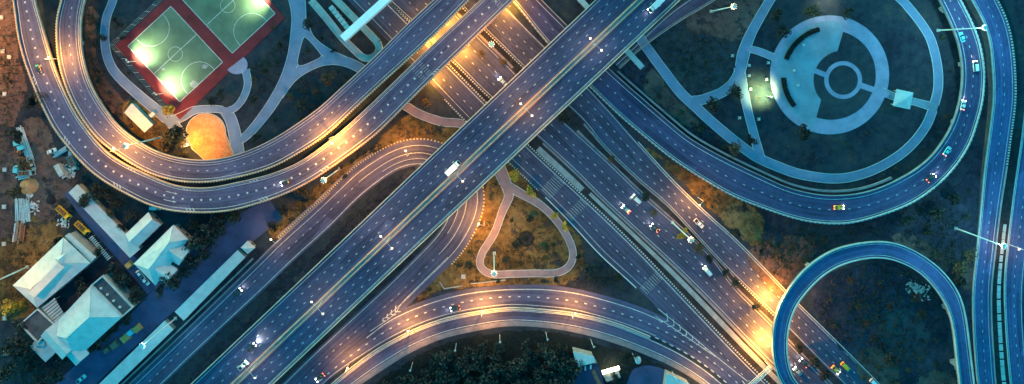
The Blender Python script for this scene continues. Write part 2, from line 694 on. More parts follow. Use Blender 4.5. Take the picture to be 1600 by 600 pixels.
def smooth_poly(pts, step=4.0):
    p = list(pts)
    q = catmull(p[-2:] + p + p[:2], step)
    # keep only the closed middle part
    a = np.array(p[0], float)
    d = np.linalg.norm(q - a, axis=1)
    idx = [i for i in range(len(q)) if d[i] < 1e-6]
    return [tuple(v) for v in q[idx[0]:idx[-1]]]

# ------------------------------------------------------------------ the ground
mb = MB()
n_g = 60
xs = np.linspace(-1500, 1500, n_g + 1)
for i in range(n_g):
    for j in range(n_g):
        mb.face([(xs[i], xs[j], -0.06), (xs[i + 1], xs[j], -0.06), (xs[i + 1], xs[j + 1], -0.06), (xs[i], xs[j + 1], -0.06)])
mb.build('ground', 'grass', kind='structure')

surface('earth_strip', smooth_poly([(-200, -150), (18, -150), (22, 20), (28, 90), (40, 140), (20, 200), (28, 260), (18, 330), (22, 380), (-200, 380)]), 0.004, 'bare_earth')
surface('dry_lawn', smooth_poly([(-200, 372), (20, 372), (48, 330), (80, 345), (100, 365), (90, 385), (25, 440), (46, 474), (30, 496), (-200, 500)]), 0.012, 'dry_grass')
surface('yard_earth', smooth_poly([(40, 190), (70, 195), (92, 240), (120, 255), (132, 270), (112, 292), (108, 320), (95, 330), (70, 345), (45, 320), (40, 285), (30, 260), (45, 235)]), 0.020, 'bare_earth')
surface('sandy_track', smooth_poly([(46, 190), (60, 195), (72, 245), (95, 280), (118, 300), (108, 318), (80, 305), (58, 270)]), 0.028, 'bare_earth')
surface('painted_shade_verge', smooth_poly([(300, 590), (400, 492), (500, 395), (600, 300), (660, 258), (690, 280), (600, 318), (500, 410), (400, 508), (310, 600)]), 0.02, 'dark_earth_shade_patch')  # shade in the gap along the main viaduct, painted as a dark sheet
surface('painted_shade_verge', smooth_poly([(1350, 345), (1430, 325), (1500, 290), (1530, 240), (1545, 300), (1525, 400), (1500, 410), (1440, 375), (1380, 368)]), 0.006, 'dark_earth_shade_patch')  # shade on the big loop's outer side, painted as a dark sheet
surface('worn_verge', smooth_poly([(1170, 395), (1240, 370), (1270, 395), (1240, 425), (1215, 460), (1190, 430)]), 0.008, 'bare_earth')
surface('worn_verge', smooth_poly([(135, 20), (150, 20), (150, 90), (175, 140), (210, 175), (195, 190), (160, 150), (138, 90)]), 0.008, 'bare_earth')
surface('worn_verge', smooth_poly([(200, 160), (255, 175), (275, 200), (260, 235), (225, 222), (195, 190)]), 0.016, 'dry_grass')
surface('worn_verge', smooth_poly([(1020, 110), (1050, 150), (1090, 195), (1060, 190), (1010, 140)]), 0.018, 'bare_earth')
surface('sand_heap_base', smooth_poly([(33, 283), (48, 278), (60, 285), (58, 298), (45, 303), (33, 298)]), 0.034, 'orange_sand')
surface('dry_verge', smooth_poly([(420, 345), (470, 315), (520, 275), (580, 235), (640, 180), (700, 190), (735, 205), (690, 232), (600, 228), (540, 268), (480, 325), (432, 372)]), 0.004, 'dry_grass')
surface('dry_island', smooth_poly([(700, 405), (757, 300), (775, 255), (800, 260), (860, 330), (905, 375), (905, 430), (860, 446), (760, 446), (690, 452), (655, 470), (660, 455)]), 0.012, 'dry_grass')
surface('dry_wedge', smooth_poly([(1010, 232), (1060, 262), (1120, 295), (1160, 315), (1190, 340), (1185, 380), (1160, 372), (1110, 325), (1050, 268)]), 0.010, 'dry_grass')
surface('inner_earth', smooth_poly([(955, 75), (1005, 95), (1060, 160), (1100, 205), (1170, 250), (1140, 240), (1060, 195), (1000, 145), (950, 108)]), 0.010, 'dark_earth_shade_patch')
surface('pale_lawn', smooth_poly([(1010, 60), (1110, -40), (1195, -40), (1165, 60), (1140, 125), (1080, 150)]), 0.014, 'lawn_patch')
surface('worn_earth', smooth_poly([(1075, 40), (1110, 0), (1170, -30), (1185, 10), (1160, 60), (1120, 55)]), 0.022, 'bare_earth')
surface('loop_earth', smooth_poly([(1270, 445), (1340, 418), (1400, 420), (1450, 465), (1480, 530), (1490, 640), (1420, 640), (1330, 560), (1285, 500)]), 0.012, 'dark_earth_shade_patch')
surface('loop_mound', smooth_poly([(1380, 500), (1410, 485), (1440, 500), (1452, 535), (1430, 560), (1395, 555), (1375, 530)]), 0.03, 'lawn_patch')
surface('worn_patch', smooth_poly([(1340, 560), (1370, 545), (1400, 575), (1395, 610), (1360, 620)]), 0.024, 'bare_earth')
surface('earth_patch', smooth_poly([(1440, 590), (1470, 580), (1492, 595), (1490, 630), (1430, 630)]), 0.022, 'bare_earth')
surface('earth_bank', smooth_poly([(1395, 370), (1420, 368), (1455, 388), (1475, 405), (1450, 400), (1420, 388)]), 0.016, 'bare_earth')
surface('earth_bank', smooth_poly([(1495, 420), (1515, 400), (1535, 375), (1540, 420), (1522, 450), (1500, 445)]), 0.014, 'bare_earth')
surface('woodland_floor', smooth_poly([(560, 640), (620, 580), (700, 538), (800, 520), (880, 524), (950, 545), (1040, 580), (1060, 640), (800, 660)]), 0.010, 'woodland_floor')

# ------------------------------------------------------------------ strips
ST = {}
ST['ramp_outer'] = Strip(
    [(50, -60), (55, 0), (62, 23), (70, 53), (80, 87), (93, 123), (110, 160), (130, 193), (165, 235), (200, 258), (233, 273), (267, 287), (300, 293), (333, 292), (367, 285), (400, 278), (433, 268), (467, 253), (500, 231), (533, 205), (567, 174), (600, 143), (640, 104), (683, 63), (747, 3), (810, -57)],
    [(15, -60), (22, 0), (25, 25), (29, 55), (37, 88), (45, 112), (55, 138), (66, 163), (85, 200), (100, 220), (127, 252), (160, 280), (200, 303), (233, 319), (267, 328), (300, 331), (333, 331), (367, 327), (400, 318), (433, 307), (467, 292), (500, 273), (533, 250), (567, 225), (597, 200), (667, 130), (733, 67), (800, 2), (860, -56)],
    7.5)
ST['ramp_inner'] = Strip(
    [(148, -60), (133, 0), (128, 27), (127, 60), (132, 97), (143, 133), (163, 167), (190, 200), (233, 230), (267, 243), (300, 249), (333, 249), (367, 242), (400, 230), (433, 213), (457, 198), (500, 167), (533, 137), (567, 106), (600, 74), (633, 41), (675, 2), (740, -58)],
    [(112, -60), (97, 0), (90, 27), (89, 57), (93, 97), (103, 133), (120, 170), (140, 200), (160, 222), (200, 251), (233, 269), (267, 280), (300, 284), (333, 283), (367, 277), (400, 269), (433, 257), (467, 238), (500, 217), (522, 199), (557, 166), (600, 126), (640, 90), (690, 43), (730, 2), (790, -58)],
    7.5)
ST['viaduct'] = Strip([(194, 700), (298, 600), (510, 399), (717, 202), (930, 0), (1035, -100)], [(321, 700), (427, 600), (638, 400), (850, 200), (1063, 0), (1168, -100)], 11.0)
ST['under_loop'] = Strip(
    [(120, 675), (200, 600), (300, 505), (400, 408), (433, 375), (483, 330), (553, 264), (573, 250), (600, 233), (627, 222), (650, 218), (673, 220), (695, 227), (725, 244), (745, 267), (754, 295), (754, 327), (746, 350), (732, 377), (718, 398), (688, 428), (640, 475), (600, 510), (540, 557), (480, 615)],
    [(170, 680), (258, 598), (300, 557), (400, 464), (465, 402), (517, 355), (560, 312), (600, 280), (623, 266), (645, 260), (662, 260), (680, 268), (697, 285), (703, 310), (698, 338), (683, 365), (650, 400), (610, 440), (570, 477), (520, 523), (470, 570), (420, 620)],
    0.05)
ST['arc_upper'] = Strip(
    [(420, 650), (490, 590), (540, 545), (580, 513), (600, 498), (633, 481), (667, 468), (700, 458), (733, 451), (767, 447), (800, 445), (850, 445), (900, 451), (950, 463), (1000, 479), (1040, 497), (1075, 518), (1110, 543), (1140, 568), (1170, 595), (1230, 650)],
    [(470, 640), (510, 597), (550, 567), (583, 546), (600, 535), (650, 510), (700, 493), (750, 483), (800, 478), (850, 481), (890, 485), (933, 495), (967, 505), (1000, 517), (1030, 530), (1065, 548), (1090, 563), (1120, 585), (1150, 612), (1190, 650)],
    0.07)
ST['arc_lower'] = Strip(
    [(480, 640), (520, 603), (555, 574), (588, 550), (605, 540), (652, 516), (702, 499), (752, 489), (800, 484), (850, 487), (890, 491), (933, 500), (967, 510), (1000, 523), (1030, 536), (1060, 551), (1085, 566), (1115, 588), (1145, 615), (1185, 653)],
    [(500, 660), (540, 620), (570, 597), (600, 577), (640, 552), (690, 530), (740, 518), (790, 510), (840, 511), (890, 518), (940, 530), (990, 547), (1040, 568), (1080, 590), (1110, 612), (1150, 650)],
    0.03)
ST['highway_a'] = Strip(
    [(440, -105), (543, 0), (570, 27), (607, 65), (672, 130), (728, 188), (780, 238), (837, 292), (890, 345), (937, 396), (985, 440), (1030, 483), (1080, 530), (1130, 578), (1200, 645)],
    [(500, -105), (603, 0), (640, 37), (700, 101), (757, 159), (827, 230), (880, 279), (935, 330), (990, 383), (1045, 440), (1100, 498), (1150, 550), (1200, 600), (1250, 650)],
    0.0)
ST['highway_b'] = Strip(
    [(507, -100), (607, 0), (642, 32), (710, 97), (767, 153), (842, 216), (900, 269), (943, 312), (1000, 365), (1040, 402), (1100, 460), (1167, 530), (1197, 560), (1235, 600), (1283, 650)],
    [(590, -100), (690, 0), (747, 56), (800, 108), (850, 160), (895, 202), (950, 252), (1000, 300), (1050, 344), (1110, 398), (1147, 448), (1200, 500), (1250, 552), (1297, 600), (1346, 650)],
    0.0)
ST['highway_c'] = Strip(
    [(612, -100), (712, 0), (760, 48), (793, 80), (813, 100), (860, 142), (910, 187), (943, 228), (1000, 283), (1043, 320), (1117, 400), (1160, 443), (1200, 482), (1233, 515), (1283, 566), (1320, 602), (1370, 652)],
    [(680, -100), (780, 0), (847, 68), (890, 108), (927, 145), (1000, 226), (1050, 281), (1100, 330), (1150, 375), (1200, 426), (1247, 475), (1300, 527), (1373, 600), (1424, 652)],
    0.0)
ST['big_loop'] = Strip(
    [(750, -100), (847, 0), (887, 40), (920, 75), (955, 110), (1000, 150), (1057, 199), (1083, 219), (1133, 247), (1200, 279), (1233, 293), (1283, 304), (1333, 303), (1367, 295), (1400, 281), (1433, 262), (1460, 237), (1484, 200), (1496, 167), (1502, 133), (1502, 100), (1496, 67), (1483, 33), (1467, 0), (1440, -50)],
    [(722, -85), (805, 5), (820, 23), (855, 66), (890, 103), (930, 143), (965, 177), (1000, 207), (1050, 247), (1100, 280), (1150, 308), (1200, 327), (1233, 338), (1267, 346), (1310, 349), (1343, 345), (1400, 327), (1440, 307), (1483, 270), (1513, 227), (1524, 196), (1534, 160), (1537, 117), (1532, 77), (1520, 40), (1500, 0), (1470, -60)],
    [(0, 0.02), (0.2, 0.02), (0.3, 0.8), (0.45, 3.5), (0.7, 6.0), (1, 7.0)])
ST['small_loop'] = Strip(
    [(1295, 680), (1243, 625), (1220, 598), (1210, 570), (1206, 540), (1208, 510), (1214, 485), (1230, 453), (1253, 424), (1280, 402), (1310, 387), (1347, 379), (1380, 377), (1410, 383), (1443, 400), (1473, 424), (1497, 457), (1508, 493), (1515, 543), (1522, 600), (1532, 680)],
    [(1320, 665), (1268, 618), (1243, 595), (1233, 570), (1230, 540), (1233, 510), (1243, 480), (1263, 453), (1287, 430), (1313, 415), (1343, 406), (1372, 403), (1400, 408), (1433, 424), (1457, 447), (1477, 477), (1488, 512), (1494, 565), (1498, 600), (1506, 680)],
    8.0)
ST['right_road'] = Strip(
    [(1490, -60), (1518, 0), (1533, 27), (1545, 60), (1550, 100), (1552, 150), (1547, 200), (1538, 267), (1532, 333), (1525, 400), (1520, 450), (1520, 500), (1524, 567), (1529, 610), (1545, 700)],
    [(1530, -60), (1558, 0), (1573, 33), (1582, 73), (1586, 117), (1586, 160), (1581, 200), (1572, 267), (1563, 325), (1554, 400), (1549, 450), (1549, 500), (1553, 567), (1557, 610), (1572, 700)],
    [(0, 4.0), (0.25, 3.0), (0.55, 0.8), (0.7, 0.06), (1, 0.06)])
ST['far_road'] = Strip(
    [(1604, 60), (1606, 120), (1599, 200), (1585, 300), (1573, 400), (1570, 450), (1571, 490), (1574, 540), (1581, 610), (1598, 700)],
    [(1635, 60), (1637, 120), (1631, 200), (1616, 300), (1603, 400), (1598, 450), (1598, 490), (1601, 540), (1609, 610), (1626, 700)],
    0.06)
ST['side_ramp'] = Strip([(1190, -90), (1092, -14), (1045, 20), (1000, 62), (960, 100)], [(1215, -65), (1112, 2), (1062, 32), (1005, 72), (968, 106)], 0.03)

GROUND = ['under_loop', 'arc_upper', 'arc_lower', 'highway_a', 'highway_b', 'highway_c', 'side_ramp', 'right_road']


def clear(px, py, margin, names=GROUND):
    for k in names:
        s = ST[k]
        d = np.hypot(s.c[:, 0] - px, s.c[:, 1] - py)
        i = int(np.argmin(d))
        if d[i] < max(s.hl[i], s.hr[i]) + margin:
            return False
    return True


def mark(strip, parent, lines=(), dashes=(), mat='paint_white', dz=0.012, name_l='edge_lines', name_d='lane_dashes'):
    """lines: (t, width, s0, s1); dashes: (t, len, pitch, width, phase)"""
    if lines:
        m = MB()
        for q in lines:
            strip.line(m, q[0], q[1], dz, *(q[2:] or ()))
        m.build(name_l, mat, parent, kind='stuff')
    if dashes:
        m = MB()
        for (t, ln, pi, w, ph, *r) in dashes:
            strip.dashes(m, t, ln, pi, w, dz, *(r[:2] if r else (0, 1e9)), phase=ph)
        m.build(name_d, mat, parent, kind='stuff')


def joints(strip, parent, pitch, dz=0.008, t0=0.03, t1=0.97, start=20):
    m = MB()
    s = start
    while s < strip.len:
        strip.band(m, (t0, 0), (t1, 0), dz, s, s + 0.9, step=2)
        s += pitch
    m.build('expansion_joints', 'concrete_dark', parent, kind='stuff')


def viaduct(key, name, label, deck_mat, thick, left_wall, right_wall, pier_gap, pier_w, cat='overpass'):
    st = ST[key]
    mid = st.pt(st.len / 2, 0.5)
    t = thing(name, label, cat, (mid.x, mid.y, 0))
    m = MB()
    st.sweep(m, (0, 0.0), (1, 0.0), -thick * 0.45, -0.05)
    m.build('deck', 'concrete', t)
    m = MB()
    st.sweep(m, (0.2, 0), (0.8, 0), -thick, -thick * 0.45, inset=-0.5)
    m.build('girder', 'concrete', t)
    m = MB()
    st.band(m, (0, 0.6), (1, -0.6), 0.0)
    m.build('road_surface', deck_mat, t)
    for side, w in ((0, left_wall), (1, right_wall)):
        mat_, width, h, pale = w
        m = MB()
        o = 0.0 if side == 0 else -width
        st.sweep(m, (side, o), (side, o + width), -0.5, h)
        m.build('parapet', mat_, t)
        if pale:      # painted blocks along the outer face
            m = MB()
            oo = -1.5 if side == 0 else 0.06
            st.sweep(m, (side, oo), (side, oo + 1.44), -0.45, h * 0.7)
            m.build('painted_kerb', pale, t)
    # piers
    s = 30
    while s < st.len - 20:
        x, y = st.at(s, 0.5)
        z = st.zat(s) - thick
        if z > 1.5:
            k = (H - st.zat(s)) / H
            gx, gy = NX + (x - NX) * k, NY + (y - NY) * k
            if clear(gx, gy, pier_w + 1):
                m = MB()
                p = P(gx, gy)
                tx = np.interp(s, st.s, st.t[:, 0])
                ty = np.interp(s, st.s, st.t[:, 1])
                a = math.atan2(-ty, tx)

                def tf(v, a=a, p=p):
                    return Vector((p.x + v.x * math.cos(a) - v.y * math.sin(a), p.y + v.x * math.sin(a) + v.y * math.cos(a), v.z))
                hw = pier_w * MPP
                m.box(-0.9, 0.9, -hw * 0.45, hw * 0.45, -0.3, z - 1.2, tf)
                rings = [[tf(Vector((sx * 0.95, sy * q, zz))) for sx, sy in ((-1, -1), (1, -1), (1, 1), (-1, 1))] for q, zz in ((hw * 0.45, z - 1.21), (hw, z - 0.3), (hw, z + 0.02))]
                m.loft(rings)
                m.build('pier', 'concrete', t)
        s += pier_gap
    return t


# twin curved ramps
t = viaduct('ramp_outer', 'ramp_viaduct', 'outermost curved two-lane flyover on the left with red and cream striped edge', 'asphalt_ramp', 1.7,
            ('parapet_sodium_tint', 1.0, 0.7, None), ('parapet_sodium_tint', 1.0, 0.7, 'kerb_red'), 100, 16)
s_ = ST['ramp_outer']
mark(s_, t, lines=[((0, 5.2), 0.9), ((0, 2.6), 0.6), ((1, -5.2), 0.9)], dashes=[(0.5, 2.9, 14.6, 2.9, 4)])
joints(s_, t, 95)
m = MB()
for px, py in ((52, 122), (104, 216), (180, 289), (294, 324), (408, 309), (505, 267), (680, 116)):
    s0 = s_.nearest(px, py)
    for k in range(3):
        a = s0 + (k - 1) * 5
        p = [s_.pt(a, (1, -6.2), 0.016), s_.pt(a + 2.2, (1, -6.2), 0.016), s_.pt(a + 5.2, (1, -1.8), 0.016), s_.pt(a + 3.0, (1, -1.8), 0.016)]
        m.face(p[::-1])
for px, py in ((290, 296), (206, 262), (395, 280)):
    s0 = s_.nearest(px, py)
    for k in range(3):
        a = s0 + (k - 1) * 5.5
        p = [s_.pt(a, (0, 2.8), 0.018), s_.pt(a + 2, (0, 2.8), 0.018), s_.pt(a + 4.0, (0, 5.0), 0.018), s_.pt(a + 2, (0, 5.0), 0.018)]
        m.face(p)
m.build('shoulder_bars', 'paint_white', t, kind='stuff')
for s0 in (s_.nearest(655, 112) - 8, s_.nearest(655, 112) + 4, s_.nearest(776, 0) - 6):
    m = MB()
    for k in range(7):
        s_.band(m, (0.16 + k * 0.105, -0.45), (0.16 + k * 0.105, 0.45), 0.014, s0, s0 + 9, 3)
    m.build('rumble_strip', 'paint_worn', t)
for px, py, lt in ((266, 303, 0.33), (264, 315, 0.66)):
    s0 = s_.nearest(px, py)
    m = MB()
    s_.band(m, (lt, -0.5), (lt, 0.5), 0.014, s0 - 9, s0 + 6, 3)
    m.face([s_.pt(s0 + 6, (lt, 1.6), 0.014), s_.pt(s0 + 11, (lt, 0), 0.014), s_.pt(s0 + 6, (lt, -1.6), 0.014)])
    m.build('lane_arrow', 'paint_white', t)

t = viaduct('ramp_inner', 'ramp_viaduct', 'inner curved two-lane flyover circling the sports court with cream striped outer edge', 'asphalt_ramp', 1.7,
            ('parapet_sodium_tint', 1.0, 0.7, None), ('parapet_sodium_tint', 1.0, 0.7, 'kerb_amber'), 100, 16)
s_ = ST['ramp_inner']
mark(s_, t, lines=[((0, 4.6), 0.9), ((0, 8.2), 0.5), ((1, -4.6), 0.9)], dashes=[(0.5, 3.6, 14.6, 1.0, 0)])
joints(s_, t, 95, start=40)

# the main viaduct
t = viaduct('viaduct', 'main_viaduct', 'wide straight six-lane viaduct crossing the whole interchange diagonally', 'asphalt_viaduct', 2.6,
            ('parapet_sodium_tint', 1.3, 0.8, None), ('parapet_sodium_tint', 1.3, 0.8, None), 110, 34)
s_ = ST['viaduct']
mark(s_, t, lines=[((0, 5.0), 1.0), ((1, -5.0), 1.0), ((1, -3.2), 0.5)],
     dashes=[(0.195, 4.2, 16, 1.0, 0), (0.345, 4.2, 16, 1.0, 8), (0.70, 4.2, 16, 1.0, 3), (0.835, 4.2, 16, 1.0, 11)])
mark(s_, t, lines=[(0.478, 0.8), (0.582, 0.8)], mat='paint_yellow', name_l='median_lines')
m = MB()
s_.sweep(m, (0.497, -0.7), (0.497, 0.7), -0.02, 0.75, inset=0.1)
m.build('median_barrier', 'parapet_sodium_tint', t)
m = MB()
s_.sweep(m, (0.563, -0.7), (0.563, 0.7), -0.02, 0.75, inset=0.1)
m.build('median_barrier', 'parapet_sodium_tint', t)
m = MB()
s_.band(m, (0.497, 1.0), (0.563, -1.0), 0.03)
m.build('median_strip', 'concrete', t)
m = MB()
s_.dashes(m, 0.53, 2.4, 4.2, 2.2, 0.05)
m.build('median_slabs', 'paint_worn', t, kind='stuff')
joints(s_, t, 125)

# the small loop and the big loop
t = viaduct('small_loop', 'loop_viaduct', 'narrow horseshoe flyover with pale parapets looping at the lower right', 'asphalt_loop', 1.6,
            ('concrete_pale', 1.5, 0.8, None), ('concrete_pale', 1.5, 0.8, None), 90, 11)
s_ = ST['small_loop']
mark(s_, t, lines=[((0, 4.4), 0.8), ((1, -4.4), 0.8)])
joints(s_, t, 92)
t = viaduct('big_loop', 'loop_viaduct', 'broad two-lane loop road rising around the round park on the right', 'asphalt_blue', 1.5,
            ('concrete', 1.2, 0.7, None), ('concrete_pale', 1.2, 0.7, 'rail_posts'), 95, 15)
s_ = ST['big_loop']
mark(s_, t, lines=[((0, 6.5), 0.9), ((1, -3.6), 0.9)], dashes=[(0.52, 3.8, 15.5, 1.0, 0)])
joints(s_, t, 110, start=300)
m = MB()
s_.sweep(m, (0, -7.5), (0, -4.5), -0.9, 0.25, s_.nearest(960, 115), s_.nearest(1400, 290))
m.build('retaining_wall', 'sidewalk', t)


# ground-level roads
def road(key, name, mat):
    st = ST[key]
    m = MB()
    st.band(m, 0.0, 1.0, 0.0)
    return m.build(name, mat, kind='structure')


def kerb(key, parent, a, b, h, mat, s0=0, s1=1e9, name='kerb'):
    m = MB()
    ST[key].sweep(m, a, b, -0.08, h, s0, s1)
    return m.build(name, mat, parent)


def S(key, px, py):
    return ST[key].nearest(px, py)


D2 = lambda a, b, p=15.2, ph=0: [(a, 4.0, p, 1.0, ph), (b, 4.0, p, 1.0, ph + 4)]
k = 'highway_a'
ra = road(k, 'road', 'asphalt_road')
mark(ST[k], ra, lines=[((1, -3.4), 1.1), ((0, 7), 0.7, 0, S(k, 1010, 450))], dashes=[(0.47, 4, 15.2, 1.0, 0)])
kerb(k, ra, (1, 0.2), (1, 2.4), 0.2, 'kerb_bw', name='striped_kerb')
kerb(k, ra, (0, -2.4), (0, -0.2), 0.2, 'kerb_bw', S(k, 700, 150), S(k, 850, 290), name='striped_kerb')
kerb(k, ra, (0, -1.6), (0, -0.2), 0.55, 'steel_pale', S(k, 860, 300), S(k, 1005, 440), name='guardrail')
for px, py, L_ in ((866, 291, 22), (902, 326, 15), (1018, 440, 16)):
    m = MB()
    s0 = S(k, px, py)
    for q in range(9):
        ST[k].band(m, (0.10 + q * 0.095, -0.5), (0.10 + q * 0.095, 0.5), 0.016, s0 - L_ / 2, s0 + L_ / 2, 4)
    m.build('rumble_strip', 'paint_worn', ra)
k = 'highway_b'
rb = road(k, 'road', 'asphalt_road')
mark(ST[k], rb, lines=[((0, 2.5), 0.8), ((1, -2.5), 0.7)], dashes=D2(0.34, 0.62))
kerb(k, rb, (0, -2.4), (0, -0.2), 0.2, 'kerb_bw', 0, S(k, 800, 150), name='striped_kerb')
k = 'highway_c'
rc = road(k, 'road', 'asphalt_road')
mark(ST[k], rc, lines=[((0, 2.2), 0.8), ((1, -2.2), 0.9)], dashes=D2(0.34, 0.63, ph=6))
kerb(k, rc, (0, -2.2), (0, -0.2), 0.2, 'kerb_bw', 0, S(k, 860, 110), name='striped_kerb')
kerb(k, rc, (0, -2.2), (0, -0.2), 0.2, 'kerb_bw', S(k, 1150, 440), S(k, 1215, 490), name='striped_kerb')
kerb(k, rc, (0, -1.4), (0, -0.2), 0.7, 'concrete', S(k, 930, 200), S(k, 1145, 425), name='guard_wall')
kerb(k, rc, (1, 0.2), (1, 1.6), 0.2, 'concrete_pale', S(k, 990, 230), 1e9)
k = 'under_loop'
rl = road(k, 'road', 'asphalt_ramp')
e1, e2 = S(k, 560, 285), S(k, 690, 395)
mark(ST[k], rl, lines=[((0, 9), 0.9), ((1, -3.5), 1.2), (0.5, 0.9, e1, e2), (0.72, 0.8, e1 + 40, e2 - 30)], dashes=[(0.52, 4, 15, 1.0, 0, 0, e1), (0.5, 4, 15, 1.0, 0, e2, 1e9)])
kerb(k, rl, (0, -2.3), (0, -0.2), 0.22, 'kerb_amber', S(k, 440, 380), S(k, 705, 415), name='striped_kerb')
kerb(k, rl, (0, 0.6), (0, 3.0), 0.1, 'sidewalk', S(k, 120, 640), S(k, 520, 305), name='pavement_edge')
kerb(k, rl, (0, -7.5), (0, -5.0), 0.5, 'concrete', S(k, 150, 650), S(k, 400, 410), name='guard_wall')
kerb(k, rl, (0, -5.0), (0, -1.0), 0.12, 'sidewalk', S(k, 440, 380), S(k, 590, 250), name='pavement_edge')
k = 'arc_upper'
ru = road(k, 'road', 'asphalt_ramp')
mark(ST[k], ru, lines=[((0, 7.5), 1.3, S(k, 570, 525), S(k, 1035, 505)), ((1, -2.5), 0.8, 0, S(k, 1030, 515))], dashes=[(0.56, 4.2, 15, 1.6, 0), (1.0, 6.5, 13, 1.6, 0, S(k, 1030, 515), 1e9)])
k = 'arc_lower'
rw = road(k, 'road', 'asphalt_ramp')
mark(ST[k], rw, lines=[((0, 1.6), 1.2), (0.62, 1.1)])
kerb(k, rw, (0.70, 0), (1, 0), 0.1, 'sidewalk', name='pavement')
kerb(k, rw, (0, -4.4), (0, -2.9), 0.5, 'concrete_pale', S(k, 500, 620), S(k, 1015, 530), name='median_kerb')
kerb(k, rw, (0, -1.6), (0, -0.2), 0.5, 'concrete_pale', S(k, 500, 620), S(k, 1015, 530), name='median_kerb')
kerb(k, rw, (0, -2.9), (0, -1.6), 0.12, 'dark_earth', S(k, 500, 620), S(k, 1015, 530), name='median_bed')
k = 'right_road'
rr = thing('ramp_road', 'two-lane ramp road curving down the right side beside the big loop', 'ramp', ST[k].pt(ST[k].len / 2, 0.5))
rr.location.z = 0
m = MB()
ST[k].band(m, 0.0, 1.0, 0.0)
m.build('road_surface', 'asphalt_loop', rr)
m = MB()
ST[k].sweep(m, (0, -1.0), (1, 1.0), -5.0, -0.03)
m.build('embankment', 'concrete_dark', rr)
mark(ST[k], rr, lines=[((0, 3.6), 0.9), ((1, -4.5), 0.9)], dashes=[(0.5, 4, 15.5, 1.0, 0)])
kerb(k, rr, (0, -0.8), (0, 0.8), 0.6, 'concrete_pale', name='parapet')
kerb(k, rr, (1, -1.2), (1, 0.9), 0.45, 'kerb_bw', 0, S(k, 1575, 260), name='striped_kerb')
kerb(k, rr, (1, -0.8), (1, 0.8), 0.45, 'concrete', S(k, 1575, 260) + 0.5, 1e9, name='parapet')
k = 'far_road'
rf = road(k, 'road', 'asphalt_loop')
mark(ST[k], rf, lines=[((0, 1.6), 1.0), ((1, -2), 0.9)], dashes=[(0.52, 4, 15.5, 1.0, 0)])
kerb(k, rf, (0, -1.5), (0, -0.1), 0.2, 'concrete_pale')
k = 'side_ramp'
rs = road(k, 'road', 'asphalt_ramp')
mark(ST[k], rs, lines=[((0, 3.4), 1.0), ((1, -1.5), 0.6)])
kerb(k, rs, (1, 0.1), (1, 1.6), 0.6, 'concrete', name='guard_wall')

# strips of paving between the highway carriageways
def between(name, ka, kb, fa, fb, z, mat, p0, p1, h=0.0):
    """band between the right edge of strip ka and the left edge of strip kb"""
    A, B = ST[ka], ST[kb]
    ss = A.samples(A.nearest(*p0), A.nearest(*p1), 6)
    rows = []
    for s in ss:
        x, y = A.at(s, 1.0)
        i = int(np.argmin((B.c[:, 0] - x) ** 2 + (B.c[:, 1] - y) ** 2))
        bx, by = B.at(B.s[i], 0.0)
        rows.append((P(x + (bx - x) * fa, y + (by - y) * fa), P(x + (bx - x) * fb, y + (by - y) * fb), s * MPP))
    m = MB()
    for (a, b, u), (c, d, w) in zip(rows, rows[1:]):
        f = lambda p, zz: Vector((p.x, p.y, zz))
        m.face([f(b, z), f(d, z), f(c, z), f(a, z)], [(u, 1), (w, 1), (w, 0), (u, 0)])
        m.face([f(a, -0.05), f(a, z), f(c, z), f(c, -0.05)])
        m.face([f(b, -0.05), f(d, -0.05), f(d, z), f(b, z)])
    return m.build(name, mat, kind='structure')


between('median_gully', 'highway_a', 'highway_b', 0.10, 0.97, 0.006, 'dark_earth', (600, 0), (1230, 630))
between('service_strip', 'highway_a', 'highway_b', 0.42, 0.72, 0.10, 'concrete', (915, 310), (1230, 630))
between('service_strip', 'highway_a', 'highway_b', 0.16, 0.60, 0.14, 'concrete', (835, 238), (905, 300))
between('median_kerb', 'highway_a', 'highway_b', 0.84, 0.99, 0.16, 'sidewalk', (835, 238), (1230, 630))
between('median_bed', 'highway_b', 'highway_c', 0.04, 0.98, 0.008, 'dark_earth', (690, 0), (1320, 625))
between('median_kerb', 'highway_b', 'highway_c', 0.03, 0.24, 0.15, 'sidewalk', (900, 205), (1320, 625))
between('median_kerb', 'highway_b', 'highway_c', 0.80, 0.95, 0.15, 'sidewalk', (900, 205), (1140, 440))
between('median_kerb', 'highway_b', 'highway_c', 0.03, 0.30, 0.15, 'sidewalk', (690, 0), (800, 108))
between('median_bed', 'right_road', 'far_road', 0.12, 0.90, 0.02, 'dark_earth', (1584, 200), (1570, 690))
A_, B_ = ST['right_road'], ST['far_road']
slab_par = bpy.data.objects['median_bed.001']
s_med = A_.nearest(1560, 350)
while s_med < A_.nearest(1556, 600):
    m = MB()
    q = []
    for ds, f in ((0, 0.42), (10.5, 0.42), (10.5, 0.68), (0, 0.68)):
        x, y = A_.at(s_med + ds, 1.0)
        i = int(np.argmin((B_.c[:, 0] - x) ** 2 + (B_.c[:, 1] - y) ** 2))
        bx, by = B_.at(B_.s[i], 0.0)
        p = P(x + (bx - x) * f, y + (by - y) * f)
        q.append((p.x, p.y))
    m.prism(q, 0, 0.16)
    m.build('paving_slab', 'concrete_pale', slab_par)
    s_med += 12

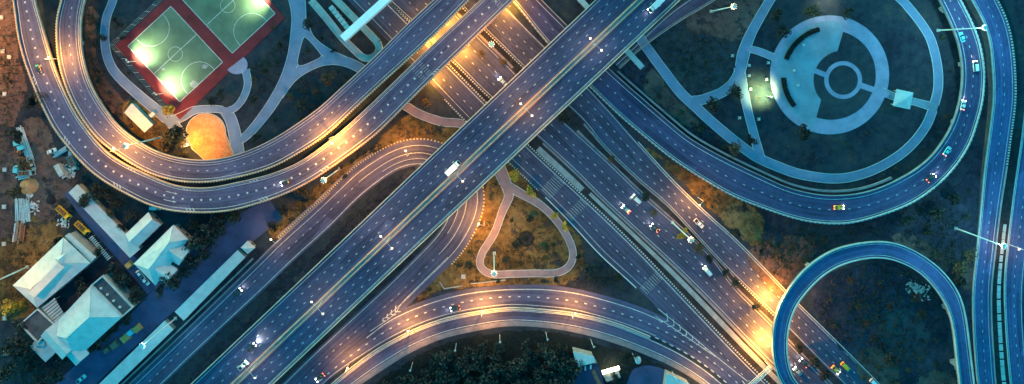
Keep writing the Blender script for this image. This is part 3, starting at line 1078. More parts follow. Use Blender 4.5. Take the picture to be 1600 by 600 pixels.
# painted chevrons in the two gores
def gore(parent, apex, dirv, ws, z, pitch, i0, i1, w, name='chevron'):
    """apex: px of the narrow tip, dirv: unit px vector from tip to the wide end, ws: half width growth"""
    d = Vector((dirv[0], dirv[1]))
    d.normalize()
    n_ = Vector((-d.y, d.x))
    for i in range(i0, i1):
        a = i * pitch
        hw = ws * a
        tip = Vector(apex) + d * (a - hw * 0.8)
        m = MB()
        for sgn in (-1, 1):
            e = Vector(apex) + d * (a + hw * 0.2) + n_ * hw * sgn
            q = [P(*tip), P(*e), P(*(e + d * w)), P(*(tip + d * w))]
            if sgn > 0:
                q = q[::-1]
            m.face([(p.x, p.y, z) for p in q])
        m.build(name, 'paint_white', parent)


surface('gore_paving', [(1020, 476), (1032, 482), (1072, 516), (1140, 575), (1110, 552), (1062, 516)], 0.085, 'asphalt_road')
gore(ru, (1122, 560), (-95, -71), 0.082, 0.10, 13, 2, 9, 1.5)
gore(ru, (578, 517), (37, -29), 0.115, 0.10, 9, 3, 7, 2.2)
m = MB()
for seg in (((1028, 482), (1075, 520), (1118, 556), (1168, 596)), ((1024, 494), (1075, 528), (1118, 557)), ((578, 518), (615, 492), (633, 468), (700, 402)), ):
    c = catmull(seg, 5)
    for a, b in zip(c, c[1:]):
        A, B = P(*a), P(*b)
        d = (B - A).normalized()
        nn = Vector((-d.y, d.x, 0)) * 0.16
        m.face([(v.x, v.y, 0.098) for v in (A - nn, B - nn, B + nn, A + nn)])
m.build('gore_lines', 'paint_white', ru, kind='stuff')

# ------------------------------------------------------------------ park paths with kerbs
PATHS = []


def add_path(name, pts, width, mat='path'):
    c = catmull(pts, 3)
    tg = np.gradient(c, axis=0)
    tg /= np.linalg.norm(tg, axis=1)[:, None]
    nr = np.stack([-tg[:, 1], tg[:, 0]], 1)
    w = np.interp(np.linspace(0, 1, len(c)), np.linspace(0, 1, len(width)), width) if isinstance(width, (list, tuple)) else np.full(len(c), float(width))
    PATHS.append((name, c, nr, w / 2, mat))


add_path('footpath', [(188, -60), (178, -5), (166, 30), (164, 65), (170, 95), (184, 118), (215, 147), (245, 172), (272, 196), (292, 226)], [11, 11, 12, 13, 14, 16, 16])
add_path('footpath', [(262, 192), (285, 182), (305, 172), (335, 170), (360, 172), (377, 158), (387, 133), (384, 108)], [14, 13, 10, 10, 9, 10, 11])
add_path('footpath', [(352, 172), (362, 190), (370, 225), (372, 250)], [16, 18, 20])
add_path('footpath', [(366, 225), (385, 212), (405, 190), (428, 158), (446, 125), (458, 92), (464, 60), (467, 25), (462, -15), (455, -60)], [10, 13, 15, 16, 18, 20, 22, 28, 26])
add_path('footpath', [(436, 150), (455, 122), (480, 104), (510, 94), (545, 98), (590, 122)], [12, 15, 15, 14, 14, 13])
add_path('footpath', [(468, 30), (485, 62), (510, 82), (540, 95)], [20, 14, 14, 12])
add_path('footpath', [(630, 163), (655, 178), (690, 190), (720, 193), (745, 203)], [12, 12, 12], 'path_lamp_tint')
add_path('footpath', [(776, 255), (788, 282), (795, 305), (785, 330), (772, 365), (753, 396), (751, 416), (768, 428), (800, 428)], [20, 17, 12, 10, 10, 10, 10, 10], 'path_lamp_tint')
add_path('footpath', [(790, 428), (830, 427), (870, 426), (891, 413), (894, 388), (876, 353), (847, 322), (815, 303), (788, 288)], [10, 10, 10, 10, 10, 10, 11, 15], 'path_lamp_tint')
add_path('ring_path', [(1000, 58), (1006, 68), (1035, 108), (1062, 143), (1088, 168), (1115, 193), (1150, 222), (1182, 245), (1215, 260), (1250, 272), (1300, 279), (1340, 274), (1380, 258), (1418, 232), (1447, 196), (1462, 155), (1466, 130), (1464, 100), (1456, 67), (1445, 45), (1424, 17), (1400, -8), (1350, -45)], [13, 14, 14, 14, 13, 13, 13, 12, 12])
add_path('footpath', [(1080, 158), (1100, 155), (1133, 141), (1153, 118), (1162, 83), (1173, 53), (1197, 10), (1215, -20)], [14, 14, 15, 18, 14, 13, 13])
add_path('footpath', [(1155, 105), (1160, 133), (1167, 167), (1176, 203), (1188, 248)], [16, 13, 12, 12, 14])
add_path('footpath', [(1168, 76), (1185, 80), (1210, 90)], [9, 10, 10], 'plaza_ring')
add_path('footpath', [(1378, 143), (1400, 152), (1425, 158), (1462, 168)], [11, 10, 10, 13], 'plaza')
add_path('service_lane', [(108, 298), (150, 350), (195, 400), (240, 452)], [18, 22, 22, 24], 'asphalt_yard')
add_path('service_lane', [(60, 660), (130, 590), (230, 495), (300, 425), (345, 385), (400, 345), (430, 325)], [50, 46, 40, 44, 56, 50, 40], 'asphalt_yard')


def inside_path(px, py, skip=None, margin=1.2):
    for q in PATHS:
        if q is skip:
            continue
        d = np.hypot(q[1][:, 0] - px, q[1][:, 1] - py)
        i = int(np.argmin(d))
        if d[i] < q[3][i] - margin:
            return True
    return False


for pi_, q in enumerate(PATHS):
    name, c, nr, hw, mat = q
    z = 0.05 + 0.006 * pi_
    m, kb = MB(), MB()
    for i in range(len(c) - 1):
        a0, a1 = c[i] - nr[i] * hw[i], c[i + 1] - nr[i + 1] * hw[i + 1]
        b0, b1 = c[i] + nr[i] * hw[i], c[i + 1] + nr[i + 1] * hw[i + 1]
        f = lambda p, zz: (lambda v: (v.x, v.y, zz))(P(*p))
        m.face([f(b0, z), f(b1, z), f(a1, z), f(a0, z)])
        if mat == 'asphalt_yard':
            continue
        for (s0, s1, sg) in ((a0, a1, -1), (b0, b1, 1)):
            mid = (s0 + s1) / 2
            if inside_path(mid[0], mid[1], q):
                continue
            o0, o1 = s0 + nr[i] * sg * 0.9, s1 + nr[i + 1] * sg * 0.9
            zz = z + 0.09
            kb.face([f(s0, zz), f(s1, zz), f(o1, zz), f(o0, zz)] if sg < 0 else [f(o0, zz), f(o1, zz), f(s1, zz), f(s0, zz)])
            kb.face([f(o0, -0.05), f(o1, -0.05), f(o1, zz), f(o0, zz)])
            kb.face([f(s0, z - 0.03), f(s1, z - 0.03), f(s1, zz), f(s0, zz)])
    o = m.build(name, mat, kind='structure')
    if kb.f:
        kb.build('kerb', 'path_kerb', o)

# the grass island inside the Y junction
surface('grass_island', smooth_poly([(474, 60), (481, 61), (500, 83), (500, 90), (474, 102), (466, 101), (466, 90)], 3), 0.22, 'grass', kerb=0.03)
# sand pad beside the court
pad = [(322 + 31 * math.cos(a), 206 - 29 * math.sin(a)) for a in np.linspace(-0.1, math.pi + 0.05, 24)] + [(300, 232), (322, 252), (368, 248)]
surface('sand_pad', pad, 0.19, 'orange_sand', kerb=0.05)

# ------------------------------------------------------------------ sports courts
court = thing('sports_court', 'pair of green ball courts with white lines on a dark red base', 'sports court', P(300, 80))
m = MB()
base = [(181, 71), (281, 187), (446, 28), (416, -6), (380, -60), (300, -40)]
m.prism([(P(*p).x, P(*p).y) for p in base], -0.05, 0.10)
m.build('red_base', 'court_red', court)
U, V = Vector((81, 87)), Vector((-67, 62))


def court_field(o):
    o = Vector(o)
    m = MB()
    m.prism([(P(*p).x, P(*p).y) for p in (o, o + U, o + U + V, o + V)], 0.0, 0.112)
    f = m.build('court_surface', 'court_green', court)
    m = MB()
    zc = 0.122

    def W(u, v):
        return P(*(o + U * u + V * v))

    def seg(a, b, w=0.16):
        d = (b - a).normalized()
        nn = Vector((-d.y, d.x, 0)) * w
        e = d * w
        m.face([(p.x, p.y, zc) for p in (a - nn - e, b - nn + e, b + nn + e, a + nn - e)])
    for a, b in (((0, 0), (1, 0)), ((1, 0), (1, 1)), ((1, 1), (0, 1)), ((0, 1), (0, 0)), ((0.5, 0), (0.5, 1))):
        seg(W(*a), W(*b))
    c = W(0.5, 0.5)
    pts = [c + Vector((math.cos(a), math.sin(a), 0)) * 3.4 for a in np.linspace(0, 2 * math.pi, 33)]
    for a, b in zip(pts, pts[1:]):
        seg(a, b, 0.13)
    for u0, sg in ((0, 1), (1, -1)):
        arc = []
        for a in np.linspace(-math.pi / 2, math.pi / 2, 21):
            arc.append(W(u0 + sg * 0.27 * math.cos(a) ** 0.8 if abs(math.cos(a)) > 1e-6 else u0, 0.5 + 0.31 * math.sin(a)))
        for a, b in zip(arc, arc[1:]):
            seg(a, b, 0.13)
    m.build('court_lines', 'paint_white', f)


court_field((267, 10))
court_field(Vector((363, 83)) - U - V)
# tall net fence: posts and rails along the edges of the base
fence = thing('court_fence', 'tall thin post fence around the red edge of the ball courts', 'fence', P(230, 128))
for a, b in (((179, 70), (281, 189)), ((179, 70), (300, -43))):
    a, b = Vector(a), Vector(b)
    n_ = int((b - a).length / 14)
    for i in range(n_ + 1):
        p = P(*(a + (b - a) * i / n_))
        m = MB()
        m.tube((p.x, p.y, -0.1), (p.x, p.y, 4.2), 0.07, 0.06, 6)
        m.build('post', 'steel_pale', fence)
    A, B = P(*a), P(*b)
    for z in (0.3, 2.2, 4.15):
        m = MB()
        m.tube((A.x, A.y, z), (B.x, B.y, z), 0.025, 0.025, 5)
        m.build('rail', 'steel', fence)
m = MB()
sp = [P(357 + 18 * math.cos(a), 102 + 18 * math.sin(a)) for a in np.linspace(0, 2 * math.pi, 20)[:-1]]
sp = [P(370 + 17 * math.cos(a), 101 + 15 * math.sin(a)) for a in np.linspace(-0.9, 2.6, 16)]
m.prism([(p.x, p.y) for p in sp], -0.05, 0.14)
m.build('round_landing', 'plaza_ring', kind='structure')
# worn patches, people-scale objects lying on the court
for i, (x, y, r) in enumerate(((303, 132, 8), (320, 104, 5), (255, 108, 3))):
    pts = [(x + r * (0.7 + 0.5 * random.random()) * math.cos(a), y + r * (0.5 + 0.4 * random.random()) * math.sin(a)) for a in np.linspace(0, 2 * math.pi, 12)[:-1]]
    m = MB()
    m.face([(P(*p).x, P(*p).y, 0.118) for p in pts[::-1]])
    m.build('worn_patch', 'concrete', court)

# ------------------------------------------------------------------ round plaza
PC = (1296, 117)


def ring_band(mb, c, r0, r1, a0, a1, z, n=64, z0=-0.05):
    A = np.linspace(a0, a1, n + 1)
    for a, b in zip(A, A[1:]):
        q = [P(c[0] + r * math.cos(t), c[1] + r * math.sin(t)) for r, t in ((r0, a), (r1, a), (r1, b), (r0, b))]
        mb.face([(p.x, p.y, z) for p in q[::-1]])
        for i, j in ((1, 2), (3, 0)):
            mb.face([(q[i].x, q[i].y, z0), (q[j].x, q[j].y, z0), (q[j].x, q[j].y, z), (q[i].x, q[i].y, z)])


m = MB()
ring_band(m, PC, 0.01, 93, 0, 2 * math.pi, 0.16, 96)
m.build('plaza', 'plaza', kind='structure')
pz = bpy.data.objects['plaza']
m = MB()
ring_band(m, PC, 84, 92.5, math.pi * 0.62, math.pi * 1.75, 0.172, 80)
m.build('outer_paving', 'plaza_ring', pz)
m = MB()
ring_band(m, PC, 70.5, 92.5, -math.pi * 0.42, math.pi * 0.60, 0.176, 80)
m.build('outer_paving', 'plaza_ring', pz)
m = MB()
lp = [(1298 + 70 * math.cos(t_), 117 + 70 * math.sin(t_)) for t_ in np.linspace(R(-74), R(109), 40)]
lp += [(1317 + 46 * math.cos(t_), 125 + 46 * math.sin(t_)) for t_ in np.linspace(R(138), R(259), 28)]
m.prism([(P(*p).x, P(*p).y) for p in lp], 0.1, 0.236)
m.build('lawn_segment', 'lawn', pz)
m = MB()
ring_band(m, (1317, 125), 0.01, 23, 0, 2 * math.pi, 0.30, 48)
m.build('round_lawn', 'lawn', pz)
m = MB()
ring_band(m, (1317, 125), 22, 29.5, 0, 2 * math.pi, 0.27, 64)
m.build('inner_ring', 'plaza_ring', pz)
for a, b, w in (((1272, 110), (1292, 118), 8), ((1344, 133), (1389, 149), 9)):
    a, b = Vector(a), Vector(b)
    d = (b - a).normalized()
    nn = Vector((-d.y, d.x)) * w / 2
    m = MB()
    m.prism([(P(*p).x, P(*p).y) for p in (a - nn, b - nn, b + nn, a + nn)], 0, 0.262)
    m.build('crossing_path', 'plaza_ring', pz)

# pavilion: square pyramid roof on posts
pv = thing('pavilion', 'square turquoise roofed pavilion on the path right of the round plaza', 'pavilion', P(1411, 155))
cx = P(1411, 155, 3)
rot = R(-12)


def rt(v, c=cx, a=rot):
    return Vector((c.x + v.x * math.cos(a) - v.y * math.sin(a), c.y + v.x * math.sin(a) + v.y * math.cos(a), v.z))


for sx in (-1, 1):
    for sy in (-1, 1):
        m = MB()
        m.box(sx * 3.2 - 0.15, sx * 3.2 + 0.15, sy * 3.2 - 0.15, sy * 3.2 + 0.15, -0.05, 3.0, rt)
        m.build('post', 'concrete_pale', pv)
m = MB()
m.loft([[rt(Vector((sx * w, sy * w, z))) for sx, sy in ((-1, -1), (1, -1), (1, 1), (-1, 1))] for w, z in ((4.0, 2.95), (4.0, 3.2), (0.4, 4.1))])
m.build('roof', 'roof_white', pv)

# low hedge beds on the plaza, each an arc of clipped leaves
def leaves_mesh(mb, cen, n, size, rng):
    for _ in range(n):
        p = cen(rng)
        a = Vector((rng.gauss(0, 1), rng.gauss(0, 1), rng.gauss(0, 1))).normalized()
        b = a.orthogonal().normalized()
        c = a.cross(b)
        s = size * rng.uniform(0.6, 1.4)
        ang = rng.uniform(0, 6.28)
        u = (b * math.cos(ang) + c * math.sin(ang)) * s
        w = (c * math.cos(ang) - b * math.sin(ang)) * s * 0.7
        mb.face([p - u - w * 0.4, p + w * 0.8, p + u + w * 0.2, p - w])


def hedge(name, label, c, r0, r1, a0, a1, h=0.8):
    mid = P(c[0] + (r0 + r1) / 2 * math.cos((a0 + a1) / 2), c[1] + (r0 + r1) / 2 * math.sin((a0 + a1) / 2))
    t = thing(name, label, 'hedge', mid)
    rng = random.Random(len(label))
    m = MB()
    ring_band(m, c, r0, r1, a0, a1, h * 0.75, 24)
    m.build('foliage_core', 'leaf_dark', t)
    m = MB()

    def cen(g):
        a, r = g.uniform(a0, a1), g.uniform(r0 - 0.4, r1 + 0.4)
        p = P(c[0] + r * math.cos(a), c[1] + r * math.sin(a))
        return Vector((p.x, p.y, h * g.uniform(0.7, 1.15)))
    leaves_mesh(m, cen, 900, 0.28, rng)
    m.build('leaves', 'leaf_dark', t, kind='stuff')


hedge('hedge', 'longer curved hedge bed along the upper left of the round plaza', (1298, 118), 71, 78, math.pi * 1.11, math.pi * 1.42)
hedge('hedge', 'shorter curved hedge bed along the lower left of the round plaza', (1298, 118), 71, 78, math.pi * 0.78, math.pi * 0.985)
m = MB()
c0 = P(1223, 105)

# ------------------------------------------------------------------ buildings
def W2(px, py, z):
    p = P(px, py, z)
    return Vector((p.x, p.y, z))


def hip_house(name, label, cor, eave, rise, hipf, mat, cat='house', over=0.5, windows=True, ridge_bias=0.5):
    """cor: four eave corners in px (A,B,C,D); ridge runs parallel to AB. hipf: 0 = gable ends, else inset share"""
    A, B, Cc, D = [W2(x, y, eave) for x, y in cor]
    cen = (A + B + Cc + D) / 4
    t = thing(name, label, cat, (cen.x, cen.y, 0))
    ab = (B - A).normalized()
    up = Vector((0, 0, rise))
    m0, m1 = A.lerp(D, ridge_bias), B.lerp(Cc, ridge_bias)
    L = (m1 - m0).length
    r0, r1 = m0 + ab * hipf * L + up, m1 - ab * hipf * L + up
    # walls, inset under the eaves
    w = MB()
    ins = [p + (cen - p).normalized() * over * 1.4 for p in (A, B, Cc, D)]
    w.prism([(p.x, p.y) for p in ins], -0.1, eave - 0.02)
    if hipf == 0:
        w.face([ins[0].lerp(ins[3], 0.5) + up * 0.93, ins[0], ins[3]])
        w.face([ins[1].lerp(ins[2], 0.5) + up * 0.93, ins[2], ins[1]])
    wo = w.build('wall', 'wall_render', t)
    th = Vector((0, 0, -0.22))
    for nm, f in (('roof_slope', [D, Cc, r1, r0]), ('roof_slope', [B, A, r0, r1])) + ((('roof_hip', [A, D, r0]), ('roof_hip', [Cc, B, r1])) if hipf > 0 else ()):
        m = MB()
        m.face(f)
        m.face([p + th for p in f[::-1]])
        n_ = len(f)
        for i in range(n_):
            m.face([f[i] + th, f[(i + 1) % n_] + th, f[(i + 1) % n_], f[i]])
        m.build(nm, mat, t)
    cap = MB()
    cap.tube(r0 + Vector((0, 0, 0.03)), r1 + Vector((0, 0, 0.03)), 0.16, 0.16, 6)
    if hipf > 0:
        for a, b in ((A, r0), (D, r0), (B, r1), (Cc, r1)):
            cap.tube(a, b, 0.12, 0.12, 5)
    cap.build('ridge_cap', mat, t)
    if windows:
        for a, b in ((ins[0], ins[1]), (ins[1], ins[2]), (ins[2], ins[3]), (ins[3], ins[0])):
            L2 = (b - a).length
            d = (b - a).normalized()
            nn = Vector((d.y, -d.x, 0))
            if ((a + b) / 2 + nn - cen).length < ((a + b) / 2 - cen).length:
                nn = -nn
            k = max(1, int(L2 / 4.5))
            for fl in range(max(1, int(eave / 3.2))):
                for i in range(k):
                    p = a + d * (L2 * (i + 0.5) / k)
                    wd = MB()
                    q = [Vector((p.x, p.y, 0)) + d * (sx * 0.7) + nn * (0.03 + 0.05 * (j > 1)) for j, sx in enumerate((-1, 1, 1, -1))]
                    wd.prism([(v.x, v.y) for v in q], 0.9 + fl * 3.1, 2.3 + fl * 3.1, True)
                    wd.build('window', 'glass_dark', wo)
    return t


def flat_block(name, label, cor, h, roof, cat='shed', parapet=0.0, pmat='wall_render', wall='wall_render', slope=0.0, kind_parent=None):
    pts = [W2(x, y, h) for x, y in cor]
    cen = sum(pts, Vector()) / len(pts)
    t = kind_parent or thing(name, label, cat, (cen.x, cen.y, 0))
    ins = [p + (cen - p).normalized() * 0.35 for p in pts]
    m = MB()
    m.prism([(p.x, p.y) for p in ins], -0.1, h - 0.2)
    m.build('wall', wall, t)
    m = MB()
    m.prism([(p.x, p.y) for p in pts], h - 0.18, h, True)
    if slope:
        nv = len(pts)
        m.v = [(v[0], v[1], v[2] + slope * max(0, (Vector((v[0], v[1], 0)) - Vector((pts[0].x, pts[0].y, 0))).length / 30)) for v in m.v]
    ro = m.build('roof', roof, t)
    if parapet:
        n_ = len(pts)
        for i in range(n_):
            a, b = pts[i], pts[(i + 1) % n_]
            d = (b - a).normalized()
            nn = Vector((-d.y, d.x, 0))
            if (cen - (a + b) / 2).dot(nn) < 0:
                nn = -nn
            q = [a + nn * 0.01, b + nn * 0.01, b + nn * 0.6 - d * 0.0, a + nn * 0.6]
            m = MB()
            m.prism([(v.x, v.y) for v in q], h - 0.3 + 0.004 * i, h + parapet + 0.004 * i)
            m.build('parapet', pmat, t)
    return t


# upper-left large house, with a raised ridge light and a rear gutter block
hA = hip_house('house', 'large pale hip-roofed house at the far left next to the dry lawn', [(20, 446), (99, 371), (141, 411), (58, 481)], 6.5, 3.6, 0.22, 'roof_white')
m = MB()
p0, p1 = W2(52, 459, 9.0), W2(98, 412, 9.0)
d = (p1 - p0).normalized()
nn = Vector((d.y, -d.x, 0))
m.prism([(v.x, v.y) for v in (p0 - nn * 1.5, p1 - nn * 1.5, p1 + nn * 2.0, p0 + nn * 2.0)], 8.2, 10.5)
m.build('raised_roof_light', 'roof_white', hA)
m = MB()
for k_, (x, y) in enumerate(((95, 404),)):
    a = W2(x, y, 9.6)
    e = [a + d * 3.4, a - d * 2.2 - nn * 2.6, a - d * 2.2 + nn * 3.2]
    m.face([a + Vector((0, 0, 1.6)), e[1], e[2]])
    m.face([a + Vector((0, 0, 1.6)), e[2], e[0]])
    m.face([a + Vector((0, 0, 1.6)), e[0], e[1]])
m.build('dormer', 'roof_white', hA)
flat_block('', '', [(101, 369), (108, 364), (150, 402), (142, 410)], 5.6, 'roof_pale', kind_parent=hA)

hB = hip_house('house', 'long pale house with turquoise-lit cross gables and a dark rear terrace', [(72, 521), (142, 446), (191, 495), (119, 561)], 6.8, 4.4, 0.26, 'roof_white')
# two cross gables on the south-east slope
for (ax, ay), L_, w_, h_ in (((104, 541), 11.5, 5.6, 10.0), ((122, 554), 7.5, 4.2, 8.7)):
    e = W2(ax, ay, 6.8)
    dv = (W2(119, 561, 6.8) - W2(191, 495, 6.8)).normalized()      # along the eave
    out = Vector((dv.y, -dv.x, 0))
    if out.dot(W2(119, 561, 6.8) - W2(72, 521, 6.8)) < 0:
        out = -out
    tip, back = e + out * 3.0 + Vector((0, 0, h_ - 6.8)), e - out * L_ + Vector((0, 0, h_ - 6.8))
    l0, l1 = e + out * 3.2 - dv * w_, e - out * L_ - dv * w_
    q0, q1 = e + out * 3.2 + dv * w_, e - out * L_ + dv * w_
    m = MB()
    m.face([l0, tip, back, l1])
    m.face([tip, q0, q1, back])
    m.face([l0, q0, tip])
    m.build('cross_gable', 'roof_white', hB)
    m = MB()
    b0, b1, b2, b3 = l0 - out * 0.4 + dv * 0.3, q0 - out * 0.4 - dv * 0.3, q1, l1
    m.prism([(v.x, v.y) for v in (b0, b1, b2, b3)], -0.1, 6.7)
    m.build('wall', 'wall_render', hB)
flat_block('', '', [(143, 445), (162, 429), (210, 479), (192, 495)], 6.0, 'roof_flat_dark', parapet=1.1, pmat='concrete_pale', kind_parent=hB)
for k_ in range(4):
    f = 0.18 + k_ * 0.2
    p = W2(150 + (199 - 150) * f, 441 + (490 - 441) * f, 6.0)
    m = MB()
    m.box(p.x - 0.5, p.x + 0.5, p.y - 0.4, p.y + 0.4, 5.9, 6.8)
    m.build('air_unit', 'concrete_pale', hB)

flat_block('flat_roofed_annex', 'dark flat roof with a white parapet between the two large houses', [(31, 506), (60, 481), (87, 506), (60, 536)], 5.0, 'roof_flat_dark', 'annex', 0.7, 'paint_white')
an = flat_block('low_annex', 'small turquoise-lit low roof at the south-west end of the long house', [(46, 541), (62, 525), (90, 548), (71, 566)], 3.6, 'roof_white', 'annex', slope=0.0)
m = MB()
p = W2(64, 535, 3.6)
m.box(p.x - 2.2, p.x + 2.2, p.y - 1.2, p.y + 1.2, 3.5, 4.6)
m.build('roof_box', 'roof_pale', an)
sl = thing('slatted_canopy', 'glazed canopy of pale slats joining the two large houses', 'canopy', P(84, 486))
for k_ in range(7):
    f0, f1 = k_ / 7 + 0.012, (k_ + 0.82) / 7
    a, b = Vector((64, 481)), Vector((86, 505))
    c_, d_ = Vector((85, 465)), Vector((101, 492))
    q = [W2(*a.lerp(b, f0), 4.6), W2(*a.lerp(b, f1), 4.6), W2(*c_.lerp(d_, f1), 4.6), W2(*c_.lerp(d_, f0), 4.6)]
    m = MB()
    m.prism([(v.x, v.y) for v in q], 4.5, 4.6, True)
    m.build('slat', 'roof_pale', sl)
for x, y in ((66, 482), (86, 502), (85, 468), (99, 490)):
    p = P(x, y, 4.5)
    m = MB()
    m.tube((p.x, p.y, -0.1), (p.x, p.y, 4.52), 0.12, 0.12, 6)
    m.build('post', 'steel_pale', sl)

hC = hip_house('house', 'pale hip-roofed house beside the dark trees, right of the small gabled shed', [(209, 412), (271, 351), (294, 374), (243, 446)], 5.5, 3.6, 0.2, 'roof_white')
for (ax, ay), L_, w_, h_ in (((281, 398), 8.0, 4.4, 8.2), ((262, 428), 7.5, 4.4, 8.4)):
    e = W2(ax, ay, 5.5)
    dv = (W2(294, 374, 5.5) - W2(243, 446, 5.5)).normalized()
    out = Vector((-dv.y, dv.x, 0))
    if out.dot(W2(294, 374, 5.5) - W2(271, 351, 5.5)) < 0:
        out = -out
    tip, back = e + out * 2.4 + Vector((0, 0, h_ - 5.5)), e - out * L_ + Vector((0, 0, h_ - 5.5))
    l0, l1 = e + out * 2.6 - dv * w_, e - out * L_ - dv * w_
    q0, q1 = e + out * 2.6 + dv * w_, e - out * L_ + dv * w_
    m = MB()
    m.face([l0, tip, back, l1])
    m.face([tip, q0, q1, back])
    m.face([l0, q0, tip])
    m.build('cross_gable', 'roof_white', hC)
    m = MB()
    m.prism([(v.x, v.y) for v in (l0 - out * 0.4 + dv * 0.3, q0 - out * 0.4 - dv * 0.3, q1, l1)], -0.1, 5.4)
    m.build('wall', 'wall_render', hC)
hip_house('gabled_shed', 'small white gabled shed between the long shed and the hip-roofed house', [(196, 366), (232, 331), (252, 351), (216, 386)], 4.2, 2.4, 0.0, 'roof_white', 'shed')
flat_block('long_shed', 'long narrow pale shed roof running down from the truck yard', [(121, 288), (107, 301), (203, 403), (219, 389)], 3.6, 'roof_white', 'shed')
flat_block('roadside_shed', 'long pale parking shed beside the small square hut by the road', [(371, 391), (383, 402), (287, 501), (273, 487)], 3.4, 'roof_white', 'shed')
flat_block('roadside_shed', 'long pale parking shed at the bottom-left frame edge by the road', [(257, 501), (271, 515), (150, 632), (134, 620)], 3.4, 'roof_white', 'shed')
hip_house('guard_hut', 'small square hut with a pyramid roof above the parking shed', [(376, 387), (387, 376), (399, 387), (387, 397)], 3.2, 1.6, 0.46, 'roof_white', 'hut', windows=True)
flat_block('toilet_block', 'small cream roofed block below the left corner of the ball court', [(206, 161), (239, 195), (226, 207), (194, 176)], 3.4, 'roof_white', 'building')
m = MB()
q = [W2(x, y, 2.6) for x, y in ((232, 180), (239, 174), (242, 178), (236, 184))]
m.prism([(v.x, v.y) for v in q], -0.1, 2.6)
m.build('porch', 'roof_pale', bpy.data.objects['toilet_block'])
# bottom buildings
b1 = flat_block('roadside_building', 'turquoise-lit skewed roof with a dark blue block behind it, below the curved road', [(895, 549), (928, 557), (931, 566), (902, 574)], 5.5, 'roof_white', 'building')
flat_block('', '', [(900, 576), (934, 567), (946, 606), (884, 612)], 4.6, 'roof_navy', kind_parent=b1)
for k_ in range(3):
    p = W2(906 + k_ * 8.5, 575 - k_ * 2.2, 4.9)
    m = MB()
    m.box(p.x - 0.35, p.x + 0.35, p.y - 1.8, p.y + 0.2, 4.6, 5.0)
    m.build('roof_beam', 'paint_white', b1)
m = MB()
q = [W2(x, y, 4.9) for x, y in ((924, 580), (929, 578), (940, 600), (934, 602))]
m.prism([(v.x, v.y) for v in q], 4.62, 4.95)
m.build('tiled_strip', 'rust', b1)
flat_block('roadside_building', 'white roofed building at the bottom edge beside the paved forecourt', [(1042, 583), (1078, 600), (1078, 625), (1036, 625)], 4.8, 'roof_white', 'building')
flat_block('roadside_hut', 'small grey square hut left of the turquoise-lit skewed roof', [(889, 578), (899, 575), (901, 584), (891, 587)], 3.0, 'roof_pale', 'hut')
surface('forecourt', smooth_poly([(985, 585), (1000, 573), (1020, 572), (1042, 585), (1040, 640), (975, 640)]), 0.02, 'asphalt_yard')
sg = thing('lit_shop_sign', 'bright row of warm bulbs on a low roof below the curved road', 'sign', P(955, 582))
m = MB()
q = [W2(x, y, 3.0) for x, y in ((941, 585), (966, 578), (970, 590), (948, 597))]
m.prism([(v.x, v.y) for v in q], -0.1, 3.0)
m.build('wall', 'wall_render', sg)
for k_ in range(8):
    for j in range(2):
        p = W2(942 + k_ * 3.4 + j, 580 - k_ * 0.95 + j * 3.2, 3.2)
        m = MB()
        m.box(p.x - 0.42, p.x + 0.42, p.y - 0.32, p.y + 0.32, 3.0, 3.4)
        m.build('bulb_panel', 'sign_bulbs', sg)
light('sign_light', W2(955, 579, 4.6), (1.0, 0.85, 0.5), 500, 1.0, sg)

# white parasol
pr = thing('parasol', 'white parasol in the garden below the curved road', 'parasol', P(997, 565))
c_ = W2(997, 563, 2.4)
m = MB()
m.tube((c_.x, c_.y, -0.1), (c_.x, c_.y, 2.5), 0.05, 0.05, 6)
m.build('pole', 'steel_pale', pr)
m = MB()
rg = [[c_ + Vector((r * math.cos(a), r * math.sin(a) * 1.25, z - 2.4)) for a in np.linspace(0, 2 * math.pi, 13)[:-1]] for r, z in ((1.5, 2.3), (0.8, 2.7), (0.05, 2.9))]
m.loft(rg)
m.build('canopy', 'paint_white', pr)

# ------------------------------------------------------------------ footbridge with ramp and stairs
fb = thing('footbridge', 'white roofed footbridge over the highway at the top edge', 'footbridge', P(560, 30))
dfb = (Vector((612, -9)) - Vector((536, 60))).normalized()
nfb = Vector((-dfb.y, dfb.x))


def fbq(s, o, z):
    v = Vector((536, 60)) + dfb * s + nfb * o
    return W2(v.x, v.y, z)


def fb_box(nm, s0, s1, o0, o1, z0, z1, mat, zp=None):
    q = [fbq(s, o, zp or z1) for s, o in ((s0, o0), (s1, o0), (s1, o1), (s0, o1))]
    m = MB()
    m.prism([(v.x, v.y) for v in q], z0, z1, True)
    return m.build(nm, mat, fb)


fb_box('deck', 0, 240, -6, 6, 5.6, 6.0, 'concrete', 9)
fb_box('roof', -1, 240, -6.5, 5, 8.8, 9.0, 'roof_bright', 9)
fb_box('roof_edge', -1, 240, 5.05, 7, 8.7, 8.9, 'steel_pale', 9)
for s in np.arange(2, 200, 16):
    for o in (-5.6, 5.6):
        p = fbq(s, o, 9)
        m = MB()
        m.tube((p.x, p.y, 6.0), (p.x, p.y, 8.72), 0.08, 0.08, 6)
        m.build('post', 'steel', fb)
for s in (6, 112, 198):
    p = fbq(s, 0, 9)
    m = MB()
    m.tube((p.x, p.y, -0.2), (p.x, p.y, 5.65), 0.55, 0.5, 10)
    m.build('column', 'concrete', fb)

rp = thing('access_ramp', 'pale concrete U-turn ramp leading up to the footbridge', 'ramp', P(565, 75))


